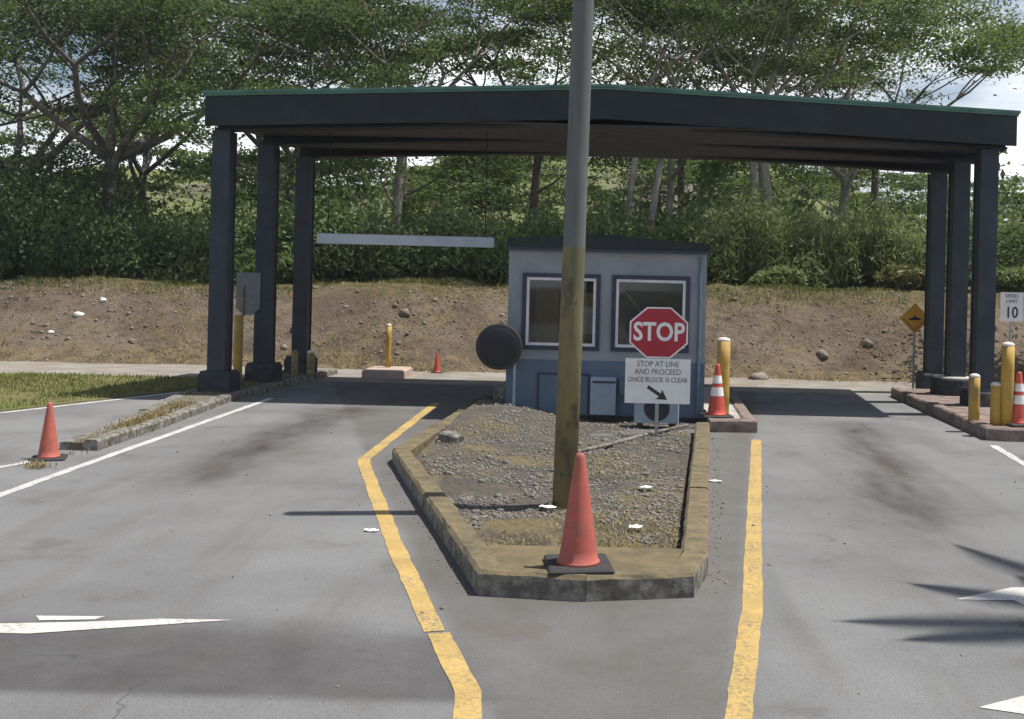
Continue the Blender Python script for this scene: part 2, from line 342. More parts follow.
def rocks(name, P, S, seed, flat=.7):
    """many jittered icosahedra in one mesh"""
    t = (1+5**.5)/2
    v = np.array([(-1,t,0),(1,t,0),(-1,-t,0),(1,-t,0),(0,-1,t),(0,1,t),(0,-1,-t),(0,1,-t),(t,0,-1),(t,0,1),(-t,0,-1),(-t,0,1)], 'f')/1.9
    f = np.array([(0,11,5),(0,5,1),(0,1,7),(0,7,10),(0,10,11),(1,5,9),(5,11,4),(11,10,2),(10,7,6),(7,1,8),(3,9,4),(3,4,2),(3,2,6),(3,6,8),(3,8,9),(4,9,5),(2,4,11),(6,2,10),(8,6,7),(9,8,1)], 'i')
    r = np.random.default_rng(seed); n = len(P)
    V = v[None]*(1+r.normal(0, .22, (n,12,3))); a_ = r.uniform(0, 6.28, n); c_, s_ = np.cos(a_)[:,None], np.sin(a_)[:,None]
    V = np.stack([V[...,0]*c_-V[...,1]*s_, V[...,0]*s_+V[...,1]*c_*.8, V[...,2]*flat], -1)*np.asarray(S)[:,None,None]+np.asarray(P)[:,None]
    F = f[None]+np.arange(n)[:,None,None]*12
    return npmesh(name, V.reshape(-1,3), F.reshape(-1,3))
def leaves(P, L, Wd, r, droop=.0, flat=.5, tone=None):
    """a pointed leaf quad at each point P; returns verts, faces, tone"""
    n = len(P); az = r.uniform(0, 2*np.pi, n); el = r.normal(-droop, flat, n)
    d = np.stack([np.cos(az)*np.cos(el), np.sin(az)*np.cos(el), np.sin(el)], 1)
    q = r.normal(0, 1, (n,3)); q[:,2] *= flat; sd = np.cross(d, np.array([0,0,1.])+q*.7); sd /= np.linalg.norm(sd, axis=1)[:,None]+1e-6
    l = (L*r.uniform(.6, 1.3, n))[:,None]; ww = (Wd*r.uniform(.6, 1.3, n))[:,None]
    V = np.stack([P-d*l*.5, P+sd*ww*.5, P+d*l*.5, P-sd*ww*.5], 1)
    F = np.arange(n*4).reshape(n,4)
    tn = np.repeat(r.uniform(0, 1, n) if tone is None else tone, 4)
    return V.reshape(-1,3), F, tn

# simple value noise for terrain
_r = np.random.default_rng(3); _T = _r.uniform(-1, 1, (256,256))
def vnoise(x, y):
    x = np.asarray(x, float); y = np.asarray(y, float); xi = np.floor(x).astype(int); yi = np.floor(y).astype(int); u = x-xi; v = y-yi
    u = u*u*(3-2*u); v = v*v*(3-2*v); g_ = lambda i, j: _T[i % 256, j % 256]
    return (g_(xi,yi)*(1-u)+g_(xi+1,yi)*u)*(1-v)+(g_(xi,yi+1)*(1-u)+g_(xi+1,yi+1)*u)*v
def fbm(x, y, o=5, g_=.5):
    s = 0; am = 1
    for k in range(o): s = s+am*vnoise(x*2**k+k*17.3, y*2**k+k*9.1); am *= g_
    return s
def sstep(a_, b_, x): t = np.clip((x-a_)/(b_-a_), 0, 1); return t*t*(3-2*t)
def gridmesh(name, xs, ys, fz):
    X, Y = np.meshgrid(xs, ys); Z = fz(X, Y); nx, ny = len(xs), len(ys)
    i = np.arange((ny-1)*nx).reshape(ny-1, nx)[:,:-1].ravel()
    me = npmesh(name, np.stack([X, Y, Z], -1).reshape(-1,3), np.stack([i, i+1, i+1+nx, i+nx], 1)); me.shade_smooth(); return me

# ------------------------------------------------------------------ the setting
g = MB().box(-300, 300, -300, 300, -.6, -.05).build('ground', 'ground'); tag(g, kind='structure')
lanes = [(-40,-20),(40,-20),(40,20.4),(-6.0,20.4),(-6.85,18.4),(-8.2,14.9),(-11.5,9.5),(-40,9.5)]
o = MB().prism(lanes, -.3, 0).build('asphalt_road', 'asphalt'); tag(o, kind='structure')
o = MB().box(-60, 60, 20.4, 23.6, -.3, .0).build('cross_road', 'oldconc'); tag(o, kind='structure')
def verge_z(X, Y): return .012+.035*fbm(X*.9, Y*.9, 3)
vm = MB(); vp = [(-40,9.5),(-11.5,9.5),(-8.2,14.9),(-6.85,18.4),(-6.0,20.4),(-40,20.4)]
o = MB().prism(vp, -.3, .015).build('grass_verge', 'verge'); tag(o, kind='structure')

def berm_z(X, Y):
    toe = 22.9+.35*fbm(X*.25, Y*0+3, 3); crest = 1.84+.018*X+.10*fbm(X*.3, Y*0+8, 3)
    t = sstep(0, 1, (Y-toe)/(4.6))
    z = crest*t+.15*fbm(X*.8, Y*.8, 6, .58)*sstep(0, .25, t)*(1-.5*t)+.16*np.maximum(0, vnoise(X*.45+9, Y*.3))*t*(1-t)*3
    return np.where(t > 0, z, -.03)-.03*(1-np.minimum(1, t*8))
def hill_z(X, Y):
    b = 1.70+.018*np.clip(X, -40, 40)
    h1 = 8.6*np.exp(-((X+38)/17)**2-((Y-92)/20)**2)+5.0*np.exp(-((X-40)/22)**2-((Y-110)/28)**2)+10.5*np.exp(-((X-2)/24)**4-((Y-95)/20)**2)+6*np.exp(-((X+75)/30)**2-((Y-110)/25)**2)
    return b+h1*(1+.12*fbm(X*.12, Y*.12, 4))+.12*fbm(X*.4, Y*.4, 3)
o = link('berm', gridmesh('berm', np.linspace(-48, 48, 420), np.linspace(22.4, 31, 110), berm_z), 'berm'); tag(o, kind='structure')
o = link('hill', gridmesh('hill', np.linspace(-160, 160, 220), np.linspace(30.6, 180, 110), hill_z), 'hill'); tag(o, kind='structure')

# ---- kerbs: each stone its own piece
def kerb_run(parent, pts, wd, h, seg, m, side=1, jit=.006, face=None):
    """stones along a polyline, pts are the outer edge; side=+1 puts the width to the left of travel"""
    P = [Vector((x, y)) for x, y in pts]
    offs = []
    for i in range(len(P)):
        d1 = (P[i]-P[i-1]).normalized() if i else None; d2 = (P[i+1]-P[i]).normalized() if i < len(P)-1 else None
        d1 = d1 or d2; d2 = d2 or d1
        n1 = Vector((-d1.y, d1.x)); n2 = Vector((-d2.y, d2.x)); b = (n1+n2).normalized(); offs.append(b*(wd/max(.5, b.dot(n1)))*side)
    for i in range(len(P)-1):
        n = max(1, round((P[i+1]-P[i]).length/seg)); L = (P[i+1]-P[i]).length
        for k in range(n):
            e = .005/L
            t0, t1 = k/n+(e if k else e*.3), (k+1)/n-(e if k < n-1 else e*.3)
            mb = MB(); rings = []; c = .022; hh = h+rnd.uniform(-jit, jit); sh = rnd.uniform(-jit, jit)
            m_ = max(2, int((t1-t0)*L/.16))
            for q in range(m_+1):
                t = t0+(t1-t0)*q/m_; p = P[i].lerp(P[i+1], t); o_ = offs[i].lerp(offs[i+1], t)
                j = lambda a_=.005: rnd.uniform(-a_, a_)
                prof = [(0, -.1), (.0, h*.4), (0, hh-c+j()), (c/wd+j(.03), hh+j(.004)), (.5, hh+j(.003)), (1-c/wd, hh+j(.004)), (1, hh-c+j()), (1, -.1)]
                rings.append([(p.x+o_.x*(u+j(.02)+sh*2), p.y+o_.y*(u+j(.02)+sh*2), z) for u, z in prof])
            n8 = 8; vs = [v for r_ in rings for v in r_]; fs = []
            for q in range(m_):
                for z in range(n8-1): fs.append((q*n8+z, q*n8+z+1, (q+1)*n8+z+1, (q+1)*n8+z))
            fs += [tuple(range(n8-1, -1, -1)), tuple(range(m_*n8, m_*n8+n8))]
            if side > 0: fs = [f[::-1] for f in fs]
            ob = mb.add(vs, fs).build('kerb_stone', m, parent)
            if face:
                ob.data.materials.append(M[face])
                for q in range(m_):
                    for z in (0, 1): ob.data.polygons[q*7+z].material_index = 1
ISL = [(1.45,15.0),(1.42,14.5),(.74,7.42),(.60,6.86),(-.07,6.72),(-.74,6.80),(-2.2,11.6),(-1.88,17.4)]
k = empty('island_kerb', (0,0,0)); tag(k, kind='structure')
kerb_run(k, ISL[1:], .185, .15, 1.15, 'kerb_y', side=-1, face='kerb_g')
ap = [(-.62,6.96),(-.07,6.895),(.48,7.02),(.58,7.52),(-.72,7.50),(-.76,7.45)]
o = MB().prism(ap, -.1, .147).build('concrete_apron', 'apron'); tag(o, kind='structure')
k = empty('median_kerb'); tag(k, kind='structure')
kerb_run(k, [(-5.44,11.9),(-5.50,14),(-5.66,17.0),(-5.3,22)], .16, .11, 1.3, 'kerb_g', side=1, jit=.012)
kerb_run(k, [(-5.86,11.9),(-6.0,13.5),(-6.62,17.2),(-6.3,22)], .16, .10, 1.3, 'kerb_g', side=-1, jit=.012)
o = MB().prism([(-5.58,11.9),(-5.65,14),(-5.83,17.0),(-5.47,22),(-6.13,22),(-6.45,17.2),(-5.84,13.5),(-5.72,11.9)], -.1, .085).build('median_strip', 'median'); tag(o, kind='structure')
k = empty('right_island_kerb'); tag(k, kind='structure')
kerb_run(k, [(5.30,20.2),(5.07,14.5),(5.35,14.42),(9.5,14.6)], .18, .17, 1.2, 'kerb_r', side=1)
o = MB().prism([(5.47,20.2),(5.26,14.70),(5.5,14.62),(9.5,14.8),(9.5,20.2)], -.1, .15).build('right_island', 'kerb_r'); tag(o, kind='structure')
k = empty('platform_kerb'); tag(k, kind='structure')
kerb_run(k, [(1.44,14.62),(2.08,14.68),(2.30,19.8),(-1.75,19.8),(-1.75,17.45)], .18, .17, 1.2, 'kerb_r', side=1)
o = MB().prism([(1.50,14.83),(1.89,14.86),(2.11,19.6),(-1.55,19.6),(-1.5,16.0),(1.5,16.0)], -.1, .15).build('booth_platform', 'concrete'); tag(o, kind='structure')

# ---- gravel bed of the island
def bed_z(X, Y):
    return .055+.16*sstep(11, 15.0, Y)*sstep(-.2, -1.5, X)-.055*sstep(11, 14.5, Y)*sstep(-.9, .1, X)+.02*fbm(X*2.2, Y*2.2, 4)
bx = []
def inside(x, y):
    L = np.interp(y, [7.5, 11.6, 17.4], [-.76, -1.97, -1.68]); Rr = np.interp(y, [7.5, 14.5, 16], [.52, 1.2, 1.35])
    return L, Rr
ys = np.concatenate([np.linspace(7.49, 16.25, 150)]); us = np.linspace(0, 1, 60)
Yg, Ug = np.meshgrid(ys, us, indexing='ij'); Lg, Rg = inside(0, Yg); Xg = Lg+(Rg-Lg)*Ug; Zg = bed_z(Xg, Yg)
i = np.arange((len(ys)-1)*len(us)).reshape(len(ys)-1, len(us))[:,:-1].ravel()
me = npmesh('gravel_bed', np.stack([Xg, Yg, Zg], -1).reshape(-1,3), np.stack([i, i+1, i+1+len(us), i+len(us)], 1)); me.shade_smooth()
o = link('gravel_bed', me, 'gravel_bed'); tag(o, kind='structure')
r = np.random.default_rng(11); n = 20000
y_ = 7.5+(15.9-7.5)*r.uniform(0, 1, n)**1.15; L_, R_ = inside(0, y_); x_ = L_+(R_-L_)*r.uniform(.01, .99, n)
kp = fbm(x_*1.1+4, y_*1.1, 3) > -.35; x_, y_ = x_[kp], y_[kp]; s_ = r.gamma(1.4, .0043, len(x_))+.004
o = link('gravel', rocks('gravel', np.stack([x_, y_, bed_z(x_, y_)+s_*.2], 1), s_, 5), 'gravel')
tag(o, 'loose grey gravel spread over the traffic island bed', 'gravel', kind='stuff')

# ---- painted markings
def strip(name, pts, wd, m, z=.004, jag=.0):
    P = [Vector(p) for p in pts]; vs = []; fs = []; fine = []
    for i in range(len(P)-1):
        q = max(1, int((P[i+1]-P[i]).length/.12)); fine += [P[i].lerp(P[i+1], k_/q) for k_ in range(q)]
    fine.append(P[-1])
    for i, p in enumerate(fine):
        d = (fine[min(i+1, len(fine)-1)]-fine[max(i-1, 0)]).normalized(); nn_ = Vector((-d.y, d.x))
        for s in (1, -1):
            qq = p+nn_*s*(wd/2+rnd.uniform(-jag, jag)); vs.append((qq.x, qq.y, z))
    for i in range(len(fine)-1): fs.append((2*i+1, 2*i+3, 2*i+2, 2*i))
    o = MB().add(vs, fs).build(name, m); tag(o, kind='structure'); return o
strip('yellow_line', [(-.50,4.3),(-.60,5.2),(-.87,6.05)], .125, 'yellow_line', jag=.004)
strip('yellow_line', [(-.895,6.08),(-1.49,8.04),(-2.46,11.45),(-2.53,11.75),(-2.60,17.3)], .125, 'yellow_line', jag=.006)
strip('yellow_line', [(.55,4.3),(.645,4.95),(.935,6.63),(1.24,8.81),(1.975,14.0)], .125, 'yellow_line', jag=.005)
strip('white_line', [(-5.14,8.9),(-5.17,10.7),(-5.22,17.4)], .10, 'white_line', jag=.008)
strip('white_line', [(-6.3,9.5),(-5.62,11.55)], .09, 'white_line', jag=.01)
strip('white_line', [(-11.0,10.1),(-8.05,14.9),(-6.72,18.3)], .09, 'white_line', jag=.008)
strip('white_line', [(4.99,14.0),(4.72,11.5)], .10, 'white_line', jag=.008)
def arrow(name, poly, m='white_line'):
    o = MB().add([(x, y, .004) for x, y in poly], [tuple(range(len(poly)))]).build(name, m); tag(o, kind='structure')
arrow('road_arrow', [(-4.6,5.90),(-3.18,5.87),(-3.03,5.875),(-2.05,6.19),(-2.45,6.18),(-2.85,6.09),(-3.26,6.03),(-4.6,6.06)])
arrow('road_arrow_barb', [(-3.09,6.10),(-2.80,6.14),(-2.77,6.20),(-3.15,6.18)])
arrow('road_arrow', [(2.26,6.96),(2.64,6.97),(2.70,6.72),(3.4,6.72),(3.4,7.05),(3.2,7.35),(2.73,7.27)])
arrow('road_arrow', [(1.80,5.16),(1.99,5.09),(2.9,5.12),(2.9,5.34),(2.07,5.32)])

# ------------------------------------------------------------------ canopy over the lanes
cn = empty('lane_canopy', (0, 17.5, 0)); tag(cn, 'wide dark navy steel canopy with green roof edge spanning both lanes', 'canopy')
SH = .085
def gab(x, lo, rise=.26): return lo-.06+rise*(1-abs(x)/6.4)
def gable_bar(y0, y1, z0, z1, xa=-6.19, xb=6.3, rise=.26):
    """gabled transverse member, sheared with the frame"""
    xs = [xa, -4, -2, 0, 2, 4, xb]; mb = MB(); vs = []
    for y in (y0, y1):
        for x in xs: vs.append((x+SH*y, y, gab(x, z0, rise)))
        for x in xs: vs.append((x+SH*y, y, gab(x, z1, rise)))
    n_ = len(xs); fs = []
    for i in range(n_-1):
        fs += [(i, i+1, n_+i+1, n_+i), (2*n_+i+1, 2*n_+i, 3*n_+i, 3*n_+i+1), (n_+i, n_+i+1, 3*n_+i+1, 3*n_+i), (i+1, i, 2*n_+i, 2*n_+i+1)]
    fs += [(0, n_, 3*n_, 2*n_), (n_-1, 3*n_-1, 4*n_-1, 2*n_-1)]
    return mb.add(vs, fs)
gable_bar(-.42, 4.15, 4.76, 4.82, -6.27, 6.40).build('roof', 'rooftop', cn)
gable_bar(-.44, -.40, 4.795, 4.84, -6.29, 6.42).build('roof_edge', 'roofgreen', cn)
gable_bar(-.398, -.33, 4.30, 4.755, -6.25, 6.38).build('fascia', 'fascia', cn)
gable_bar(4.06, 4.13, 4.40, 4.755, -6.25, 6.38).build('fascia', 'navy', cn)
for xa, xb in ((-6.25, -6.20), (6.33, 6.38)):
    gable_bar(-.32, 4.05, 4.42, 4.75, xa, xb).build('fascia', 'navy', cn)
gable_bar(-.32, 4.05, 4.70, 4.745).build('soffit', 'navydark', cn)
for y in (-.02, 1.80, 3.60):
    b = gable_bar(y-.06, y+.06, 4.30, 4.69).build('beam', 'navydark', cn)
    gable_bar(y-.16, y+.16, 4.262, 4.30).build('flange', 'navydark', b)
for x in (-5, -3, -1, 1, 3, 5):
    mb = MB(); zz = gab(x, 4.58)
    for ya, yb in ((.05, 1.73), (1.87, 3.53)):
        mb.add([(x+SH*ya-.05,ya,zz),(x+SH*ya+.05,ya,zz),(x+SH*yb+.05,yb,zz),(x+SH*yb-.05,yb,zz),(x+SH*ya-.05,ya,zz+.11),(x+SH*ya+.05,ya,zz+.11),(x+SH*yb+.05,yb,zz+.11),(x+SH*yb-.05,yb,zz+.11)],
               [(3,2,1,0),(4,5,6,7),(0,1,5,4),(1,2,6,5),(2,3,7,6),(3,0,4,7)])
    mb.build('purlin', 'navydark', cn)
for x in (-6.1, 6.02):
    for y in (0, 1.80, 3.60):
        cx = x+SH*y
        mb = MB(); hw = .14                                    # wide-flange column: two flanges and a web
        mb.box(cx-hw, cx+hw, y-.17, y-.14, .40, 4.21); mb.box(cx-hw, cx+hw, y+.14, y+.17, .40, 4.21)
        mb.box(cx-.12, cx+.12, y-.14, y+.14, .40, 4.21)
        col = mb.build('column', 'navy', cn)
        MB().box(cx-.23, cx+.23, y-.23, y+.23, .385, .41).build('base_plate', 'navy', col)
        if x > 0 and y == 1.80:
            MB().lathe([(.36,.1),(.36,.41),(.34,.44)], 24, (cx-.05, y)).build('plinth', 'plinth', col)
            MB().lathe([(.33,.4405),(.32,.46),(.2,.47)], 24, (cx-.05, y)).build('plinth_lit_top', 'plinthlit', col)  # bright lit top built as a separate paler piece
        else: MB().box(cx-.26, cx+.26, y-.26, y+.26, .05, .384, .03).build('plinth', 'plinth', col)

# pale horizontal bar hung under the canopy over the left lane
hb = empty('pale_bar', (-3.3, 18.2, 0)); tag(hb, 'pale grey horizontal bar hanging under the canopy over the left lane', 'height bar')
MB().box(-1.48, 1.45, -.04, .04, 2.49, 2.66, .012).build('bar', 'bar', hb)
for x in (-1.3, 1.3): MB().tube([(x, 0, 2.66), (x, 0, gab(x-3.3, 4.70))], .008, 6).build('hanger', 'navydark', hb)

# ------------------------------------------------------------------ booth
bt = empty('guard_booth', (-1.36, 15.5, .15)); tag(bt, 'small blue grey guard booth with two framed windows on the island', 'guard booth')
W_, D_, T_, HZ = 2.79, 2.6, .10, 2.245
WIN = [(.23, 1.27), (1.49, 2.53)]; wz0, wz1 = .87, 1.89
mb = MB()
zs = .70
for x0, x1, z0, z1 in [(0, W_, zs, wz0), (0, W_, wz1, HZ), (0, WIN[0][0], wz0, wz1), (WIN[0][1], WIN[1][0], wz0, wz1), (WIN[1][1], W_, wz0, wz1)]:
    mb.box(x0, x1, 0, T_, z0, z1)
mb.box(0, T_, T_, D_, zs, .95); mb.box(0, T_, T_, D_, 1.9, HZ); mb.box(0, T_, T_, .6, .95, 1.9); mb.box(0, T_, 2.0, D_, .95, 1.9)
mb.box(W_-T_, W_, T_, D_, zs, .95); mb.box(W_-T_, W_, T_, D_, 1.9, HZ); mb.box(W_-T_, W_, T_, .6, .95, 1.9); mb.box(W_-T_, W_, 2.0, D_, .95, 1.9)
mb.box(T_, W_-T_, D_-T_, D_, zs, HZ)
mb.build('wall', 'booth', bt)
mb = MB(); mb.box(-.004, W_+.004, -.006, T_, -.14, zs-.002); mb.box(-.004, T_, T_, D_, .02, zs-.002); mb.box(W_-T_, W_+.004, T_, D_, .02, zs-.002); mb.box(T_, W_-T_, D_-T_, D_, .02, zs-.002)
mb.build('lower_wall', 'boothlow', bt)
MB().box(-.01, W_+.01, -.016, .012, -.24, -.07).build('shade_strip', 'black', bt)  # black strip standing in for the shadow gap under the booth
MB().box(T_, W_-T_, T_, D_-T_, .02, .05).build('floor', 'interior', bt)
# gabled roof slab with fascia
def booth_roof():
    mb = MB(); xs = [-.03, W_/2-.05, W_+.03]; lo = [2.245, 2.245, 2.245]; hi = [2.40, 2.48, 2.38]; vs = []
    for y in (-.08, D_+.08):
        vs += [(x, y, z) for x, z in zip(xs, lo)]+[(x, y, z) for x, z in zip(xs, hi)]
    fs = []
    for i in range(2): fs += [(i, i+1, 4+i, 3+i), (6+i+1, 6+i, 9+i, 10+i), (3+i, 4+i, 10+i, 9+i), (i+1, i, 6+i, 7+i)]
    fs += [(0, 3, 9, 6), (2, 8, 11, 5)]
    return mb.add(vs, fs)
rf = booth_roof().build('roof', 'fascia', bt)
MB().box(-.04, W_+.04, -.094, -.081, 2.236, 2.27).build('drip_edge', 'trim', rf)
for x0, x1 in WIN:
    mb = MB(); t = .075; y0, y1 = -.03, -.001
    for b in [(x0-.03, x1+.03, wz1-.03, wz1+.03), (x0-.03, x1+.03, wz0-.03, wz0+.03), (x0-.03, x0+.03, wz0+.031, wz1-.031), (x1-.03, x1+.03, wz0+.031, wz1-.031)]:
        mb.box(b[0], b[1], y0, y1, b[2], b[3])
    win = mb.build('window', 'trim', bt)
    mb = MB(); a0, a1, b0, b1 = x0+.031, x1-.031, wz0+.031, wz1-.031; q = .038
    for b in [(a0, a1, b1-q, b1), (a0, a1, b0, b0+q), (a0, a0+q, b0+q, b1-q), (a1-q, a1, b0+q, b1-q)]: mb.box(b[0], b[1], -.02, .05, b[2], b[3])
    mb.build('frame', 'frame', win)
    MB().box(a0+q, a1-q, .02, .026, b0+q, b1-q).build('pane', 'glass', win)
for x in (.03, W_-.07):
    w2 = MB().box(x, x+.04, .60, .63, .95, 1.9).box(x, x+.04, 1.97, 2.0, .95, 1.9).box(x, x+.04, .63, 1.97, .95, .98).box(x, x+.04, .63, 1.97, 1.87, 1.9).build('window', 'frame', bt)
    MB().box(x+.017, x+.023, .63, 1.97, .98, 1.87).build('pane', 'glass', w2)
# outlined hatch and the box with a slot
hx0, hx1, hz0, hz1 = .44, 1.18, -.0, .52
h = MB().box(hx0+.03, hx1-.03, -.022, -.0162, -.05, hz1-.03).build('hatch', 'boothlow', bt)
mb = MB()
for b in [(hx0, hx1, hz1-.03, hz1), (hx0, hx0+.03, -.05, hz1-.03), (hx1-.03, hx1, -.05, hz1-.03)]: mb.box(b[0], b[1], -.03, -.0162, b[2], b[3])
mb.build('hatch_trim', 'trim', h)
b = MB().box(1.19, 1.55, -.14, -.0071, -.04, .48, .01).build('drop_box', 'boothbox', bt)
MB().box(1.22, 1.54, -.147, -.1402, .40, .43).build('slot', 'trim', b)
MB().box(1.59, 1.70, -.10, -.0071, .25, .45, .01).build('meter_box', 'boothlow', bt)
MB().tube([(2.70,-.03,-.05),(2.70,-.03,2.2)], .022, 8).build('conduit', 'boothlow', bt)

def interior(name, label, cat, mb, m, more=()):
    o = mb.build(name, m); tag(o, label, cat)
    for nm, b_, mm in more: b_.build(nm, mm, o)
    return o
interior('wooden_cabinet', 'brown wooden cabinet inside the booth behind the left window', 'cabinet',
    MB().box(-1.02, -.66, 16.0, 16.5, .202, 1.85, .01), 'brown', [('door', MB().box(-1.0, -.68, 15.975, 15.998, .3, 1.80), 'brown')])
interior('notice_board', 'tan notice board inside the booth seen through the left window', 'board',
    MB().box(-.50, .02, 15.95, 15.99, .99, 1.80), 'tan', [('board_leg', MB().box(-.46, -.42, 15.95, 15.99, .202, .988), 'brown'), ('board_leg', MB().box(-.06, -.02, 15.95, 15.99, .202, .988), 'brown'), ('paper', MB().box(-.38, -.12, 15.94, 15.948, 1.2, 1.6), 'paper')])
interior('desk', 'low dark desk inside the booth under the windows', 'desk',
    MB().box(-.60, 1.25, 16.05, 16.55, .93, .97, .006), 'interior', [('leg', MB().box(x, x+.05, y, y+.05, .202, .929), 'interior') for x in (-.58, 1.18) for y in (16.07, 16.48)])
lp = empty('desk_lamp', (.62, 16.2, .97)); tag(lp, 'white swing arm lamp inside the booth behind the right window', 'lamp')
MB().lathe([(.09,0),(.09,.02),(.02,.03)], 16).build('base', 'frame', lp)
MB().tube([(0,0,.02),(.02,0,.45),(-.33,0,.86)], .012, 8).build('arm', 'frame', lp)
MB().tube([(-.33,0,.86),(-.38,0,.87),(-.44,0,.85)], [.02,.05,.06], 10).build('lamp_shade', 'frame', lp)

# round black mirror on a bracket at the booth's left corner
mr = empty('round_mirror', (-1.45, 15.28, 1.03)); tag(mr, 'round black disc of a traffic mirror at the left corner of the booth', 'mirror')
def disc(prof, n=40):
    vs = []
    for rr, yy in prof:
        for i in range(n): t = 2*math.pi*i/n; vs.append((rr*math.cos(t), yy, rr*math.sin(t)))
    fs = [(a_*n+i, a_*n+(i+1)%n, (a_+1)*n+(i+1)%n, (a_+1)*n+i) for a_ in range(len(prof)-1) for i in range(n)]
    return MB().add(vs, fs+[tuple(range(n-1,-1,-1)), tuple(range((len(prof)-1)*n, len(prof)*n))])
disc([(.05,-.03),(.15,-.028),(.24,-.02),(.295,-.005),(.30,.02),(.28,.03)]).build('disc', 'mirrorback', mr, True)
disc([(.298,-.012),(.318,-.006),(.325,.01),(.318,.028),(.298,.03)]).build('rim', 'black', mr, True)
MB().tube([(.22,.05,-1.0),(.22,.05,.2)], .02, 10).build('post', 'boothbox', mr)
MB().tube([(0,.03,0),(.22,.05,0)], .018, 8).build('bracket', 'black', mr)

ac = empty('air_conditioner', (.74, 14.95, .02)); tag(ac, 'pale air conditioner unit with round fan at foot of booth', 'air conditioner')
MB().box(-.30, .30, -.14, .16, .06, .46, .015).build('casing', 'boothbox', ac)
disc([(.165,-.143),(.175,-.1405)], 28).build('fan_opening', 'trim', ac)
for rr in (.05, .09, .13, .168): MB().tube([(rr*math.cos(t), -.156, .0+rr*math.sin(t)) for t in [2*math.pi*i/28 for i in range(29)]], .004, 6).build('grille_ring', 'black', ac, loc=(.0, 0, .26))
for ch in ac.children:
    if ch.name.startswith('fan_opening'): ch.location = (0, 0, .26)
for x in (-.22, .22): MB().box(x-.04, x+.04, -.12, .14, -.0, .058).build('foot', 'black', ac)

# ------------------------------------------------------------------ signs
def text(name, s, size, m, parent, loc, sx=1.0, bold=0.0):
    cu = bpy.data.curves.new('t', 'FONT'); cu.body = s; cu.size = size; cu.align_x = 'CENTER'; cu.align_y = 'CENTER'; cu.extrude = .0015; cu.offset = bold; cu.resolution_u = 3
    ob = bpy.data.objects.new('t', cu); C.objects.link(ob); bpy.context.view_layer.update()
    me = bpy.data.meshes.new_from_object(ob.evaluated_get(bpy.context.evaluated_depsgraph_get())); bpy.data.objects.remove(ob)
    me.transform(Matrix.Diagonal((sx, 1, 1, 1))); me.transform(Matrix.Rotation(R(90), 4, 'X')); me.materials.clear()
    return link(name, me, m, parent, loc)
def octagon(rr): return [(rr*math.cos(R(22.5+45*i)), rr*math.sin(R(22.5+45*i))) for i in range(8)]
SX, SY, SZ = .70, 14.0, 1.335
st = empty('stop_sign', (SX, SY, 0)); tag(st, 'red octagonal STOP sign with white notice plate below in front of booth', 'stop sign')
MB().box(-.022, .022, .0, .04, .0, SZ+.3).build('post', 'galv', st)
pl = MB().wallprism([(x, SZ+.87*z) for x, z in octagon(.403)], -.006, -.002).build('plate', 'white', st)
MB().wallprism([(x, SZ+.87*z) for x, z in octagon(.380)], -.009, -.0065).build('red_face', 'red', pl)
text('lettering', 'STOP', .325, 'white', pl, (0, -.011, SZ), .84, .008)
pz = SZ-.325-.292; nw, nh = .415, .285
np_ = MB().box(-nw, nw, -.006, -.002, pz-nh, pz+nh, 0).build('notice_plate', 'white', st)
np_['label'] = 'white plate with three lines of lettering and an arrow'
for s, zz, sz in (('STOP AT LINE', .215, .105), ('AND PROCEED', .115, .105), ('ONCE BLOCK IS CLEAR', .015, .088)):
    text('lettering', s, sz, 'inkfade', np_, (0, -.0085, pz+zz), .82, .001)
ang = R(-33); ca, sa = math.cos(ang), math.sin(ang)
ar = [(-.15,-.022),(.04,-.022),(.02,-.075),(.15,0),(.02,.075),(.04,.022),(-.15,.022)]
MB().wallprism([(.0+x*ca-z*sa, pz-.155+x*sa+z*ca) for x, z in ar], -.0085, -.0065).build('arrow', 'ink', np_)

ds = empty('warning_sign', (6.10, 21.6, 0)); tag(ds, 'yellow diamond warning sign on thin post below the berm', 'warning sign')
MB().box(-.02, .02, 0, .03, 0, 1.6).build('post', 'galv', ds)
d = MB().wallprism([(0, 1.09), (.31, 1.40), (0, 1.71), (-.31, 1.40)], -.006, -.002).build('plate', 'warn', ds)
for zz, ww in ((1.45, .14), (1.36, .17)): text('lettering', 'SPEED' if zz > 1.4 else 'BUMP', .11, 'ink', d, (0, -.0085, zz), .8)
MB().wallprism([(-.24,1.40),(0,1.16),(.24,1.40),(.22,1.40),(0,1.18),(-.22,1.40)], -.0085, -.0065).build('border', 'ink', d)
for n_, ch in enumerate([c for c in d.children if c.name.startswith('lettering')]):
    bpy.data.objects.remove(ch)
MB().wallprism([(-.12,1.37),(.12,1.37),(.12,1.40),(.03,1.43),(0,1.47),(-.03,1.43),(-.12,1.40)], -.0085, -.0065).build('symbol', 'ink', d)

ss = empty('speed_sign', (7.55, 20.4, 0)); tag(ss, 'white speed limit 10 sign at the right edge behind the canopy columns', 'speed sign')
MB().box(-.02, .02, 0, .03, .0, 1.9).build('post', 'galv', ss)
d = MB().box(-.21, .21, -.006, -.002, 1.42, 1.96).build('plate', 'white', ss)
text('lettering', 'SPEED', .09, 'ink', d, (0, -.0085, 1.89)); text('lettering', 'LIMIT', .09, 'ink', d, (0, -.0085, 1.79)); text('lettering', '10', .29, 'ink', d, (0, -.0085, 1.58), .85, .006)

